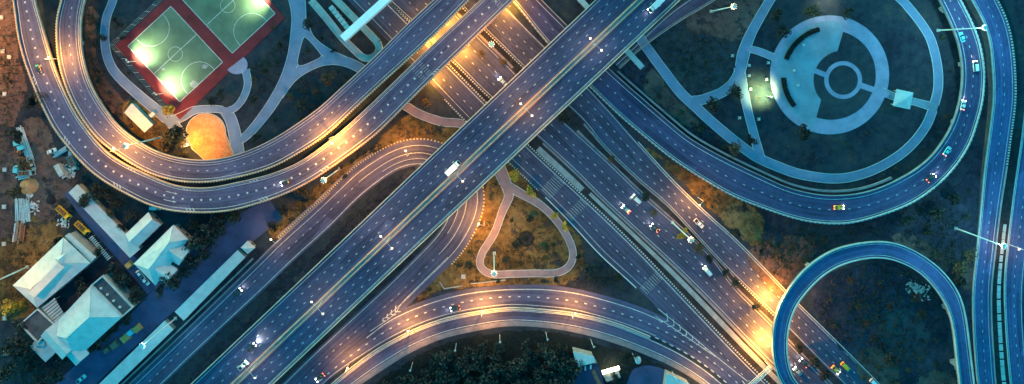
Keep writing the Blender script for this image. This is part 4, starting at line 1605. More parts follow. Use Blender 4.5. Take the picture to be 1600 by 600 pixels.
def ribbon(parent, nm, pts, w, zs, mat, wall=0.9, th=0.35):
    c = catmull(pts, 3)
    tg = np.gradient(c, axis=0)
    tg /= np.linalg.norm(tg, axis=1)[:, None]
    nr = np.stack([-tg[:, 1], tg[:, 0]], 1)
    z = np.interp(np.linspace(0, 1, len(c)), np.linspace(0, 1, len(zs)), zs)
    m = MB()
    ring = []
    for i in range(len(c)):
        l, r = c[i] - nr[i] * w / 2, c[i] + nr[i] * w / 2
        L, Rr = W2(*l, z[i]), W2(*r, z[i])
        ring.append([L - Vector((0, 0, th)), Rr - Vector((0, 0, th)), Rr, L])
    m.loft(ring)
    m.build(nm, mat, parent)
    for k in (2, 3):
        m = MB()
        rr = []
        for i in range(len(c)):
            sg = 1 if k == 2 else -1
            e = Vector((nr[i][0], -nr[i][1], 0)) * 0.09 * sg
            p = ring[i][k]
            up = Vector((0, 0, wall))
            rr.append([p - e, p + e, p + e + up, p - e + up])
        m.loft(rr)
        m.build('parapet', 'concrete_pale', parent)


ribbon(rp, 'ramp_leg', [(490, -50), (486, 0), (510, 28), (536, 60), (560, 84)][1:], 10.5, [6.0, 6.0, 5.0, 3.6], 'concrete_pale')
ribbon(rp, 'ramp_turn', [(560, 84), (568, 90), (578, 91), (588, 86), (593, 76), (590, 66)], 10.5, [3.6, 3.3, 3.1, 2.8], 'concrete_pale')
ribbon(rp, 'ramp_leg', [(590, 66), (575, 50), (550, 25), (520, -6), (490, -36)], 10.5, [2.8, 2.2, 1.4, 0.6, 0.1], 'concrete_pale')
for x, y, h in ((500, 14, 5.6), (525, 44, 5.0), (556, 80, 3.2), (590, 78, 2.6)):
    p = W2(x, y, h)
    m = MB()
    m.tube((p.x, p.y, -0.2), (p.x, p.y, h - 0.3), 0.45, 0.45, 8)
    m.build('column', 'concrete', rp)
stc = thing('stair_canopy', 'stepped glass canopy over the stairs beside the footbridge', 'canopy', P(530, 28))
for i in range(6):
    f0, f1 = i / 6, (i + 0.86) / 6
    a, b = Vector((516, 10)), Vector((544, 45))
    d_ = (b - a).normalized()
    n2 = Vector((-d_.y, d_.x)) * 4
    z = 5.5 + 3.2 * f0
    q = [W2(*(a.lerp(b, f) + n2 * s), z) for f, s in ((f0, -1), (f1, -1), (f1, 1), (f0, 1))]
    m = MB()
    m.prism([(v.x, v.y) for v in q], z - 0.12, z, True)
    m.build('canopy_panel', 'roof_pale', stc)
    p = W2(*a.lerp(b, (f0 + f1) / 2), z)
    m = MB()
    m.box(p.x - 0.9, p.x + 0.9, p.y - 0.5, p.y + 0.5, 0.6 + 4.0 * f0, 0.9 + 4.0 * f0)
    m.build('step', 'concrete', stc)
    m = MB()
    m.tube((p.x, p.y, -0.1), (p.x, p.y, z - 0.12), 0.09, 0.09, 6)
    m.build('post', 'steel', stc)

# covered walkway passing under the viaduct
cw = thing('covered_walkway', 'thin turquoise-lit covered walkway slipping under the main viaduct', 'walkway', P(960, 60))
a, b = Vector((893, -16)), Vector((1004, 106))
d_ = (b - a).normalized()
n2 = Vector((-d_.y, d_.x)) * 4.4
m = MB()
m.prism([(v.x, v.y) for v in [W2(*p, 5.0) for p in (a - n2, b - n2, b + n2, a + n2)]], 4.8, 5.0, True)
m.build('roof', 'roof_white', cw)
for i in range(10):
    for s in (-0.85, 0.85):
        p = W2(*(a.lerp(b, (i + 0.3) / 10) + n2 * s), 4.8)
        m = MB()
        m.tube((p.x, p.y, -0.1), (p.x, p.y, 4.82), 0.09, 0.09, 6)
        m.build('post', 'steel', cw)

# overhead sign gantry over the lower-right highway
ga = thing('sign_gantry', 'pale lattice sign gantry spanning the road at the bottom beside the horseshoe flyover', 'gantry', P(1188, 588))
g0, g1 = W2(1168, 606, 6.5), W2(1204, 574, 6.5)
for z in (6.0, 7.2):
    for o in (-0.7, 0.7):
        dv = (g1 - g0).normalized()
        nn = Vector((-dv.y, dv.x, 0)) * o
        m = MB()
        m.tube(Vector((g0.x, g0.y, z)) + nn, Vector((g1.x, g1.y, z)) + nn, 0.14, 0.14, 6)
        m.build('chord', 'steel_pale', ga)
for i in range(11):
    p = g0.lerp(g1, i / 10)
    p2 = g0.lerp(g1, min(1, (i + 1) / 10))
    nn = Vector((-dv.y, dv.x, 0)) * 0.7
    m = MB()
    m.tube(Vector((p.x, p.y, 7.2)) - nn, Vector((p2.x, p2.y, 7.2)) + nn, 0.09, 0.09, 5)
    m.build('brace', 'steel_pale', ga)
for p in (g0, g1):
    m = MB()
    m.tube((p.x, p.y, -0.2), (p.x, p.y, 7.3), 0.25, 0.2, 8)
    m.build('column', 'steel', ga)

# ------------------------------------------------------------------ trees
def limb_mesh(rng, h, r):
    m = MB()
    top = Vector((rng.uniform(-.2, .2), rng.uniform(-.2, .2), h * 0.5))
    m.tube((0, 0, -0.3), top, r, r * 0.65, 8, False)
    m.tube(top, (top.x * 1.5, top.y * 1.5, h * 0.8), r * 0.65, r * 0.25, 7)
    for k in range(5):
        a = k * 1.26 + rng.uniform(-.3, .3)
        l = h * rng.uniform(0.28, 0.4)
        m.tube(top * rng.uniform(0.75, 1.0), top + Vector((math.cos(a) * l, math.sin(a) * l, l * rng.uniform(0.5, 0.9))), r * 0.4, r * 0.12, 5)
    return m


def crown_mesh(seed, rad, h, n, size, gap=0.0):
    """a crown of leaf faces grouped in clumps, radius rad, top at h"""
    rng = random.Random(seed)
    m = MB()
    lobes = []
    for k in range(rng.randint(9, 13)):
        a = rng.uniform(0, 6.28)
        d = rad * rng.uniform(0.15, 0.72)
        lobes.append((Vector((math.cos(a) * d, math.sin(a) * d, h * rng.uniform(0.52, 0.84))), rad * rng.uniform(0.24, 0.46)))
    lobes.append((Vector((0, 0, h * 0.8)), rad * 0.45))

    def cen(g):
        c, r = g.choice(lobes)
        v = Vector((g.gauss(0, 1), g.gauss(0, 1), g.gauss(0, 0.8) + 0.25)).normalized()
        return c + v * r * g.uniform(0.55, 1.08)
    leaves_mesh(m, cen, n, size, rng)
    return m


CR = {}
for kind_, mat in (('dark', 'leaf_dark'), ('green', 'leaf_green'), ('brown', 'leaf_brown'), ('gold', 'leaf_gold')):
    CR[kind_] = [crown_mesh(10 * i + len(mat), 1.0, 1.6, 520 if kind_ != 'brown' else 300, 0.115).mesh('crown', mat) for i in range(3)]
TR = [limb_mesh(random.Random(i), 1.25, 0.07).mesh('trunk', 'bark') for i in range(3)]
n_tree = 0


def tree(px, py, r_px, kind, label, name='tree', cat='tree', group=None, squash=1.0):
    global n_tree
    i = n_tree
    n_tree += 1
    rad = r_px * MPP * 1.2
    ztop = rad * 1.2 * squash
    p = P(px, py, ztop)
    t = thing(name, label, cat, (p.x, p.y, 0), group, rz=random.uniform(0, 6.28))
    for nm, me in (('trunk', TR[i % 3]), ('crown', CR[kind][i % 3])):
        o = bpy.data.objects.new(nm, me)
        C.objects.link(o)
        o.parent = t
        o.scale = (rad, rad, rad * squash)
    return t


def shrub(px, py, r_px, kind, label, group=None):
    return tree(px, py, r_px, kind, label, 'shrub', 'shrub', group, 0.75)


TREES = [
    (65, 152, 15, 'brown', 'brown tree touching the striped edge of the outer flyover, above the truck yard'),
    (47, 160, 10, 'dark', 'small dark tree left of the brown tree by the outer flyover'),
    (36, 258, 12, 'brown', 'olive tree beside the scrap piles in the left yard'),
    (20, 301, 12, 'brown', 'olive tree at the left edge level with the orange sand heap'),
    (24, 212, 12, 'dark', 'dark tree at the left edge above the scrap yard'),
    (24, 545, 19, 'dark', 'broad dark tree in the lower left corner'),
    (10, 578, 16, 'dark', 'dark tree in the very bottom-left corner'),
    (45, 572, 12, 'dark', 'dark tree below the low annex of the long house'),
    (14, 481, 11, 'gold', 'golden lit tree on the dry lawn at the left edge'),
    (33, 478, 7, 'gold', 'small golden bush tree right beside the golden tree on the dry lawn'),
    (90, 378, 9, 'dark', 'dark tree above the roof of the far-left house'),
    (130, 455, 10, 'brown', 'olive tree in the courtyard between the two large houses'),
    (265, 441, 15, 'dark', 'large dark tree below the hip-roofed house with cross gables'),
    (250, 454, 9, 'dark', 'lower of the dark trees below the hip-roofed house'),
    (300, 410, 12, 'dark', 'dark tree touching the right corner of the hip-roofed house'),
    (308, 384, 14, 'dark', 'dark tree right of the hip-roofed house, second from the top'),
    (328, 364, 14, 'dark', 'dark tree in the middle of the clump below the flyover curve'),
    (318, 398, 11, 'dark', 'dark tree on the lane side of the clump below the flyover'),
    (340, 345, 12, 'dark', 'dark tree nearest the flyover curve in the lower-left clump'),
    (366, 340, 12, 'green', 'green tree standing alone under the striped flyover edge'),
    (300, 350, 9, 'dark', 'dark tree between the flyover and the hip-roofed house'),
    (172, 334, 8, 'brown', 'olive bushy tree above the long shed roof'),
    (190, 357, 7, 'dark', 'dark small tree between the long shed and the gabled shed'),
    (150, 300, 12, 'dark', 'dark tree between the long shed and the striped flyover'),
    (185, 318, 10, 'dark', 'dark tree below the shoulder bars of the outer flyover'),
    (176, 512, 11, 'dark', 'dark tree along the lane beside the orange boxes'),
    (160, 527, 11, 'dark', 'dark tree between the long house and the orange boxes'),
    (195, 498, 10, 'dark', 'dark tree at the east corner of the long house'),
    (146, 545, 11, 'dark', 'dark tree in front of the cross gables of the long house'),
    (212, 462, 12, 'dark', 'dark tree between the dark terrace and the service lane'),
    (195, 440, 10, 'dark', 'dark tree above the dark terrace of the long house'),
    (172, 420, 9, 'dark', 'dark tree between the far-left house and the service lane'),
    (272, 210, 16, 'green', 'olive tree left of the orange sand pad'),
    (280, 224, 10, 'dark', 'dark tree between the sand pad and the inner flyover'),
    (257, 228, 11, 'brown', 'brown tree by the inner flyover edge, left of the sand pad'),
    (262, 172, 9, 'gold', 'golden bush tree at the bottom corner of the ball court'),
    (240, 205, 8, 'brown', 'brown tree below the cream roofed block'),
    (345, 147, 9, 'dark', 'dark round tree between the ball court and the curved path'),
    (330, 158, 7, 'dark', 'small dark tree at the bend above the sand pad'),
    (513, 121, 13, 'brown', 'pale brown bare-looking tree below the Y-shaped path'),
    (493, 144, 7, 'brown', 'small brown tree in the dark lawn beside the inner flyover'),
    (437, 70, 6, 'dark', 'small dark tree left of the Y-shaped path'),
    (482, 38, 9, 'dark', 'dark tree in the crook of the path left of the footbridge'),
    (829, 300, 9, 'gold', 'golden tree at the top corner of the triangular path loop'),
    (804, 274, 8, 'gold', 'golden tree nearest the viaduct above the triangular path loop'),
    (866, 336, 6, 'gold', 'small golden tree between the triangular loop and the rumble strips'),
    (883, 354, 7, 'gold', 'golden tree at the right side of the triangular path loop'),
    (806, 384, 7, 'dark', 'dark bush tree inside the triangular path loop, left one'),
    (828, 341, 6, 'dark', 'dark small tree near the top inside the triangular loop'),
    (956, 249, 7, 'brown', 'brown tree in the highway median closest to the viaduct'),
    (1022, 332, 7, 'brown', 'brown tree in the highway median above the tall light mast'),
    (1008, 306, 8, 'dark', 'dark tree in the highway median beside the white van'),
    (1066, 366, 9, 'gold', 'golden tree at the head of the median light mast'),
    (1092, 388, 10, 'brown', 'brown tree in the highway median below the light mast'),
    (1110, 405, 7, 'dark', 'dark tree in the median beside the long white car'),
    (1134, 427, 7, 'dark', 'dark tree in the median at the start of the striped kerb'),
    (1150, 443, 7, 'dark', 'dark tree in the median beside the striped kerb'),
    (1182, 478, 7, 'dark', 'dark tree in the median near the bright amber pool of light'),
    (1248, 545, 8, 'dark', 'dark tree in the median just inside the horseshoe flyover'),
    (1274, 566, 9, 'dark', 'dark tree in the median beside the twin headlights'),
    (1290, 588, 9, 'dark', 'dark tree in the median at the bottom edge'),
    (1150, 364, 9, 'dark', 'round dark tree on the verge right of the highway'),
    (966, 433, 7, 'green', 'green tree on the wedge between highway and curved road'),
    (880, 188, 10, 'dark', 'dark tree half hidden under the right edge of the viaduct'),
    (1257, 208, 12, 'dark', 'dark tree on the lower rim of the round plaza'),
    (1224, 49, 10, 'dark', 'dark tree on the upper left rim of the round plaza'),
    (1271, 18, 12, 'brown', 'brown tree at the top of the round plaza'),
    (1326, 20, 10, 'dark', 'dark tree right of the brown tree atop the round plaza'),
    (1150, 143, 11, 'dark', 'dark tree overhanging the junction of the park paths'),
    (1112, 164, 12, 'dark', 'dark tree in the left corner of the triangular park lawn'),
    (1174, 218, 9, 'dark', 'dark tree where the park path meets the ring path'),
    (1148, 232, 11, 'brown', 'brown tree between ring path and the loop road'),
    (1215, 25, 11, 'dark', 'dark tree between the park path and the top of the plaza'),
    (1357, 505, 7, 'dark', 'dark shrub-like tree left of the mound inside the horseshoe'),
    (1366, 530, 5, 'dark', 'small dark tree just below left of the mound in the horseshoe'),
    (1390, 562, 9, 'dark', 'dark tree at the bottom of the mound inside the horseshoe'),
    (1432, 466, 8, 'dark', 'dark tree between the grey rubble and the mound'),
    (1443, 490, 7, 'dark', 'dark tree at the top right of the mound inside the horseshoe'),
    (1392, 479, 5, 'dark', 'small dark tree at the top of the mound inside the horseshoe'),
    (1503, 418, 13, 'brown', 'brown tree between the horseshoe flyover and the right road'),
    (1517, 400, 10, 'brown', 'brown tree against the right road above the horseshoe'),
    (1500, 442, 9, 'dark', 'dark tree in the gap right of the horseshoe flyover'),
    (1420, 345, 10, 'dark', 'dark tree outside the big loop, above the horseshoe'),
    (1465, 335, 12, 'dark', 'dark tree in the scrub between big loop and right road'),
    (1490, 310, 10, 'dark', 'dark tree in the scrub close to the right road'),
    (473, 303, 11, 'dark', 'dark oval shrub tree on the dry verge below the outer flyover'),
    (443, 329, 8, 'dark', 'dark round shrub tree left on the dry verge'),
    (424, 355, 9, 'dark', 'dark round shrub tree at the lower end of the dry verge'),
    (665, 160, 9, 'brown', 'dark round shrub tree on the patch beside the highway kerb'),
    (752, 84, 6, 'brown', 'brown shrub tree in the planted median by the viaduct'),
    (785, 96, 7, 'brown', 'brown tree below the mast in the planted median'),
    (960, 590, 8, 'dark', 'dark tree beside the row of warm bulbs'),
    (982, 556, 9, 'dark', 'dark tree above the white parasol'),
    (972, 566, 8, 'dark', 'dark tree between the bulbs and the parasol'),
]
TREES += [
    (285, 395, 11, 'dark', 'dark tree against the upper right eave of the hip-roofed house'),
    (322, 378, 12, 'dark', 'dark tree in the heart of the clump right of the hip-roofed house'),
    (345, 362, 11, 'dark', 'dark tree at the lane end of the clump below the flyover'),
    (312, 360, 10, 'dark', 'dark tree at the top left of the clump below the flyover'),
    (288, 425, 10, 'dark', 'dark tree below the clump, beside the hip-roofed house gable'),
    (130, 312, 11, 'dark', 'dark tree just above the upper end of the long shed'),
    (168, 305, 10, 'dark', 'dark tree under the striped flyover edge above the long shed'),
    (205, 338, 9, 'dark', 'dark tree between the turquoise van and the long shed'),
    (100, 560, 10, 'dark', 'dark tree in front of the small gable of the long house'),
    (85, 590, 12, 'dark', 'dark tree at the bottom edge left of the lane'),
    (60, 600, 12, 'dark', 'dark tree at the bottom edge below the low annex'),
    (30, 510, 12, 'dark', 'dark tree left of the white-edged flat roof'),
    (150, 395, 9, 'dark', 'dark tree beside the gutter block of the far-left house'),
    (185, 432, 9, 'dark', 'dark tree between the slatted shelter and the dark terrace'),
    (122, 438, 8, 'dark', 'dark tree in the dark gap between the two large houses'),
    (284, 240, 8, 'dark', 'dark tree below the left rim of the orange sand pad'),
    (395, 155, 7, 'dark', 'dark small tree right of the bent path by the court'),
    (415, 110, 7, 'dark', 'dark small tree on the lawn between court and Y-shaped path'),
    (400, 215, 8, 'dark', 'dark tree near the inner flyover at the foot of the Y-shaped path'),
    (470, 165, 9, 'dark', 'dark tree on the dark lawn left of the pale brown tree'),
    (160, 60, 6, 'dark', 'dark small tree left of the upper curved path'),
    (185, 40, 8, 'dark', 'dark tree right of the upper curved path'),
    (843, 388, 7, 'brown', 'brown bush tree at the right inside the triangular loop'),
    (790, 405, 6, 'dark', 'small dark tree at the bottom inside the triangular loop'),
    (735, 415, 6, 'dark', 'small dark tree left outside the triangular loop'),
    (920, 420, 9, 'dark', 'dark tree right outside the triangular loop'),
]
for a in TREES:
    tree(*a)
rng = random.Random(3)
nw = 0
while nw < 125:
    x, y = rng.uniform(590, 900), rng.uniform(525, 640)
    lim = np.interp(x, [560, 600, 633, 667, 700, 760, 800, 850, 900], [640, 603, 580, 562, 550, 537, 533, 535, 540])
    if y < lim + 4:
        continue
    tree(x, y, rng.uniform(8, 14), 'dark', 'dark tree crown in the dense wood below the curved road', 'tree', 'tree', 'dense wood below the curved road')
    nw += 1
for i, (x, y) in enumerate([(455, 343), (520, 270), (533, 262), (548, 253), (558, 246), (568, 240), (580, 233), (538, 275), (500, 290)]):
    shrub(x, y, rng.uniform(2.6, 4.2), 'dark', 'small dark shrub in the row along the dry verge above the looping road', 'shrub row on the dry verge')
SHRUBS = [
    ('low shrub scattered on the lawns around the Y-shaped path', 'shrubs around the Y-shaped path', [(425, 45), (432, 95), (410, 140), (452, 150), (475, 140), (530, 110), (540, 118), (470, 185), (430, 185), (398, 125), (500, 60), (520, 78), (480, 80)]),
    ('low shrub in the strip between the curved path and the inner flyover', 'shrubs beside the curved path', [(145, 30), (150, 70), (148, 110), (160, 130), (172, 150), (190, 165), (205, 185), (215, 215), (235, 222), (200, 112), (190, 60), (178, 30), (185, 90)]),
    ('low shrub scattered on the dry island around the triangular loop', 'shrubs around the triangular loop', [(775, 290), (765, 310), (735, 395), (720, 415), (800, 345), (850, 405), (865, 385), (780, 440), (850, 440), (905, 400), (930, 425), (945, 440), (870, 440), (672, 452)]),
    ('low shrub scattered over the open ground inside the horseshoe flyover', 'shrubs inside the horseshoe', [(1300, 470), (1330, 440), (1375, 440), (1345, 480), (1310, 510), (1330, 530), (1420, 580), (1440, 560), (1460, 530), (1465, 570), (1375, 575), (1350, 590), (1400, 600)]),
    ('low shrub in the rough ground between the big loop and the horseshoe', 'shrubs above the horseshoe', [(1200, 380), (1215, 395), (1240, 385), (1265, 370), (1290, 372), (1330, 362), (1365, 360), (1440, 330), (1475, 360), (1490, 385), (1510, 340), (1515, 300), (1190, 395), (1450, 365)]),
    ('low shrub at the rim of the round park between ring path and loop road', 'shrubs at the park rim', [(1120, 215), (1095, 200), (1065, 175), (1130, 228), (1180, 262), (1220, 282), (1030, 150), (985, 118), (1010, 130), (1400, 265), (1440, 235), (1475, 180), (1485, 110), (1476, 60)]),
]
for lab, grp, spots in SHRUBS:
    for x, y in spots:
        shrub(x + rng.uniform(-2, 2), y + rng.uniform(-2, 2), rng.uniform(3, 6), rng.choice(['dark', 'dark', 'green', 'brown']), lab, grp)
# ring of shrubs round a flower bed inside the triangular loop
bed = thing('flower_bed', 'round dark flower bed with a ring of shrubs inside the triangular loop', 'flower bed', P(822, 373))
m = MB()
ring_band(m, (822, 373), 0.01, 12, 0, 2 * math.pi, 0.12, 32)
m.build('soil', 'dark_earth', bed)
m = MB()
r_ = random.Random(2)


def cen_bed(g):
    a, r = g.uniform(0, 6.28), g.choice([g.uniform(9, 12.5), g.uniform(0, 4)])
    p = P(822 + r * math.cos(a), 373 + r * math.sin(a))
    return Vector((p.x, p.y, g.uniform(0.15, 0.9)))


leaves_mesh(m, cen_bed, 900, 0.25, r_)
m.build('plants', 'leaf_dark', bed, kind='stuff')

# rough scrub tufts on the open ground
m = MB()
r_ = random.Random(9)
areas = [((1300, 160), (90, 90), 500), ((1080, 90), (60, 50), 300), ((420, 100), (70, 60), 400), ((500, 160), (60, 30), 200), ((300, 440), (1, 1), 0), ((1350, 480), (70, 60), 500), ((1450, 400), (70, 40), 400), ((1230, 400), (60, 30), 250), ((30, 420), (30, 60), 250), ((10, 150), (20, 100), 250), ((150, 300), (60, 25), 250), ((60, 560), (50, 40), 250), ((950, 430), (40, 25), 200), ((680, 190), (40, 15), 100), ((780, 420), (60, 30), 200), ((560, 330), (60, 60), 200), ((420, 480), (100, 100), 300), ((1400, 320), (70, 40), 260), ((1240, 380), (70, 30), 200), ((1110, 320), (45, 25), 160), ((1400, 560), (60, 50), 200), ((150, 80), (14, 70), 130), ((120, 330), (40, 20), 110), ((350, 450), (1, 1), 0), ((480, 330), (60, 22), 130), ((830, 390), (50, 40), 120), ((1080, 205), (50, 25), 120), ((1480, 380), (30, 60), 150)]
for (cx_, cy_), (sx, sy), n_ in areas:
    for _ in range(n_):
        x, y = r_.gauss(cx_, sx * 0.6), r_.gauss(cy_, sy * 0.6)
        if not clear(x, y, 5, list(ST)) or inside_path(x, y, None, -3) or math.hypot(x - 1296, y - 117) < 97 or (175 < x < 450 and y < 190 and x - y * 0.0 > 0 and abs((x - 310) * 0.7 + (y - 60) * 0.7) < 90):
            continue
        p = P(x, y)
        rad = r_.uniform(0.3, 1.1)
        leaves_mesh(m, lambda g, p=p, rad=rad: Vector((p.x + g.gauss(0, rad * 0.6), p.y + g.gauss(0, rad * 0.6), g.uniform(0.1, rad * 0.9))), 10, 0.26, r_)
sc = m.build('scrub', 'leaf_green', kind='stuff')
sc['label'] = 'low rough scrub and weeds scattered over the open ground'
sc['category'] = 'scrub'

# ------------------------------------------------------------------ light masts and street lamps
def mast(hx, hy, label, col, power, lens='lamp_sodium', h=31.0, n=8, name='light_mast'):
    """head at photo pixel (hx, hy); the pole stands below it"""
    p = P(hx, hy, h)
    t = thing(name, label, 'light mast', (p.x, p.y, 0))
    m = MB()
    m.tube((p.x, p.y, -0.2), (p.x, p.y, h - 0.3), 0.38, 0.17, 12)
    m.build('pole', 'steel_pale', t)
    m = MB()
    m.box(p.x - 0.7, p.x + 0.7, p.y - 0.7, p.y + 0.7, -0.1, 0.5)
    m.build('footing', 'concrete_pale', t)
    m = MB()
    m.tube((p.x, p.y, h - 0.5), (p.x, p.y, h - 0.2), 0.75, 0.75, 16)
    m.build('head_ring', 'steel_pale', t)
    for i in range(n):
        a = 2 * math.pi * i / n
        c = Vector((p.x + 0.95 * math.cos(a), p.y + 0.95 * math.sin(a), h - 0.3))

        def tf(v, c=c, a=a):
            return Vector((c.x + v.x * math.cos(a) - v.y * math.sin(a), c.y + v.x * math.sin(a) + v.y * math.cos(a), c.z + v.z))
        m = MB()
        m.box(-0.28, 0.28, -0.24, 0.24, -0.18, 0.16, tf)
        f = m.build('floodlight', 'steel', t)
        m = MB()
        m.box(0.285, 0.33, -0.2, 0.2, -0.16, 0.05, tf)
        m.build('lens', lens, f)
    light('mast_light', (p.x, p.y, h - 1.6), col, power, 1.2, t)
    return t


K = 260
mast(195, 228, 'tall sodium mast glowing over the inner flyover at the lower left bend', SODIUM, 85 * K)
mast(505, 282, 'tall light mast on the dry verge between the outer flyover and looping road', SODIUM, 75 * K)
mast(772, 428, 'tall light mast at the bottom of the triangular path loop', AMBER, 75 * K)
mast(1080, 375, 'tall light mast in the tree-planted highway median', AMBER, 20 * K)
mast(1147, 10, 'tall light mast on the worn lawn at the top, left of the park path', AMBER, 9 * K)
mast(1540, 43, 'tall light mast leaning over the big loop at the top right', COOL, 50 * K, 'lamp_cool')
mast(1570, 385, 'tall light mast over the median at the far right', COOL, 40 * K, 'lamp_cool')
mast(768, 69, 'tall light mast in the planted median seen from straight above', SODIUM, 62 * K)
mast(221, 541, 'tall light mast crossing the view of the roadside sheds', COOL, 7 * K, 'lamp_cool')
mast(-35, 452, 'tall sodium mast off the left edge beside the dry lawn', SODIUM, 42 * K)
mast(-130, 60, 'tall sodium mast off the left edge beside the bare earth strip', SODIUM, 230 * K)


def street_lamp(px, py, label, col, power, zbase=0.0, h=10.0, arms=((3.2, 0),), lens='lamp_sodium', rz=0.0, group=None, name='street_lamp', head_at=False):
    """pole at photo pixel; arms: list of (length, angle)"""
    p = P(px, py, zbase)
    t = thing(name, label, 'street lamp', (p.x, p.y, zbase), group)
    m = MB()
    m.tube((p.x, p.y, zbase - 0.1), (p.x, p.y, zbase + h), 0.13, 0.08, 8)
    m.build('pole', 'steel_pale', t)
    for L_, a in arms:
        a += rz
        e = Vector((p.x + L_ * math.cos(a), p.y + L_ * math.sin(a), zbase + h + 0.5))
        m = MB()
        m.tube((p.x, p.y, zbase + h - 0.1), e, 0.07, 0.05, 6)
        ar = m.build('arm', 'steel_pale', t)
        m = MB()
        m.box(e.x - 0.5, e.x + 0.5, e.y - 0.2, e.y + 0.2, e.z - 0.05, e.z + 0.18)
        m.build('lamp_head', 'steel', ar)
        m = MB()
        m.box(e.x - 0.42, e.x + 0.42, e.y - 0.30, e.y + 0.30, e.z - 0.16, e.z - 0.052)
        m.build('lens', lens, ar)
        if power:
            light('lamp_light', e - Vector((0, 0, 0.5)), col, power, 0.3, t, spot=150, aim=e - Vector((0, 0, 9)))
    return t


ORD = ['first', 'second', 'third', 'fourth', 'fifth', 'sixth', 'seventh', 'eighth', 'ninth', 'tenth']
v_ = ST['viaduct']
hd = v_.heading(700, 250)
for i, (x, y) in enumerate([(404, 571), (507, 471), (611, 371), (716, 270), (822, 170), (928, 70)]):
    sod = i in (4,)
    xx, yy = v_.at(v_.nearest(x, y), 0.53)
    street_lamp(xx, yy, '%s twin-arm lamp from the bottom left on the median of the main viaduct' % ORD[i],
                SODIUM if sod else (1.0, 0.62, 0.4), 1200 if sod else 450, 11.0, 9.0, ((3.6, math.pi / 2), (3.6, -math.pi / 2)), 'lamp_sodium', hd)

# sodium lamps on the flyovers, lower arc and below the bridges
LAMPS = [
    (188, 233, 7.5, SODIUM, 9000, 0.6, 'added sodium lamp standing in for the mast glare at the lower left bend'),  # added lamp, its pool imitates the glare around the mast head
    (521, 213, 7.5, SODIUM, 20000, -0.9, 'single-arm sodium lamp in the slot between the twin flyovers, over the brightest pool'),
    (88, 92, 7.5, SODIUM, 9000, 0.2, 'single-arm sodium lamp on the striped edge of the inner flyover at the upper left'),
    (753, 484, 0, SODIUM, 9000, 1.2, 'sodium lamp on the curved road median below the triangular loop'),
    (892, 487, 0, SODIUM, 6500, 1.2, 'sodium lamp on the curved road median, the right-hand one'),
    (640, 514, 0, SODIUM, 7500, 1.4, 'sodium lamp on the curved road median, the left-hand one'),
    (545, 569, 0, SODIUM, 5000, 1.0, 'sodium lamp on the median near the dark car with lit tail lamps'),
    (1098, 596, 0, AMBER, 3000, 2.0, 'warm lamp on the lower pavement near the white roofed building'),
    (1577, 382, 0, SODIUM, 1300, 3.0, 'small sodium lamp in the slab median at the far right'),
    (300, 226, 0, SODIUM, 7500, 0.5, 'sodium lamp lighting the orange sand pad'),
    (640, 240, 0, SODIUM, 4000, 1.8, 'sodium lamp on the dry verge above the looping road bend'),
    (757, 345, 0, SODIUM, 5500, 2.9, 'sodium lamp beside the striped kerb of the looping road'),
    (1090, 308, 0, SODIUM, 5000, -2.4, 'sodium lamp on the dry wedge right of the highway'),
    (440, 372, 0, AMBER, 1500, 2.4, 'warm lamp at the end of the dry verge above the parking shed'),
]
for x, y, zb, col, pw, rz, lab in LAMPS:
    street_lamp(x, y, lab, col, pw, zb, 9.0, ((2.6, 0),), 'lamp_sodium', rz)
for i, (x, y) in enumerate([(645, 566), (713, 536), (781, 523), (853, 519), (923, 530), (988, 552), (1050, 580)]):
    street_lamp(x, y, '%s slim pole from the left along the pavement below the curved road' % ORD[i], AMBER, 0, 0, 10.0, ((0.9, 0),), 'steel', 1.5)

# lamps fixed under the bridges
def under_lamp(px, py, z, col, power, label):
    p = P(px, py, z)
    t = thing('bridge_lamp', label, 'lamp', (p.x, p.y, z))
    m = MB()
    m.box(p.x - 0.5, p.x + 0.5, p.y - 0.25, p.y + 0.25, z - 0.1, z + 0.12)
    m.build('housing', 'steel', t)
    m = MB()
    m.box(p.x - 0.42, p.x + 0.42, p.y - 0.2, p.y + 0.2, z - 0.17, z - 0.105)
    m.build('lens', 'lamp_sodium', t)
    m = MB()
    m.tube((p.x, p.y, z + 0.1), (p.x, p.y, z + 0.9), 0.06, 0.06, 6)
    m.build('bracket', 'steel', t)
    light('lamp_light', (p.x, p.y, z - 0.5), col, power, 0.3, t)


under_lamp(1209, 470, 6.6, SODIUM, 15000, 'sodium lamp fixed to the upper left edge of the horseshoe flyover over the highway')
under_lamp(1203, 541, 6.6, SODIUM, 20000, 'sodium lamp fixed to the left edge of the horseshoe flyover above the bottom highway')
under_lamp(672, 62, 6.0, SODIUM, 9000, 'sodium lamp in the gap between the twin flyovers over the highway')
under_lamp(700, 32, 6.0, SODIUM, 6000, 'upper sodium lamp in the gap between the twin flyovers')
under_lamp(722, 80, 5.6, SODIUM, 7000, 'sodium lamp under the outer flyover edge beside the striped kerb')
under_lamp(678, 124, 5.6, SODIUM, 6000, 'sodium lamp under the outer flyover edge over the left carriageway')
under_lamp(795, 9, 5.6, SODIUM, 6500, 'sodium lamp under the outer flyover edge at the top')

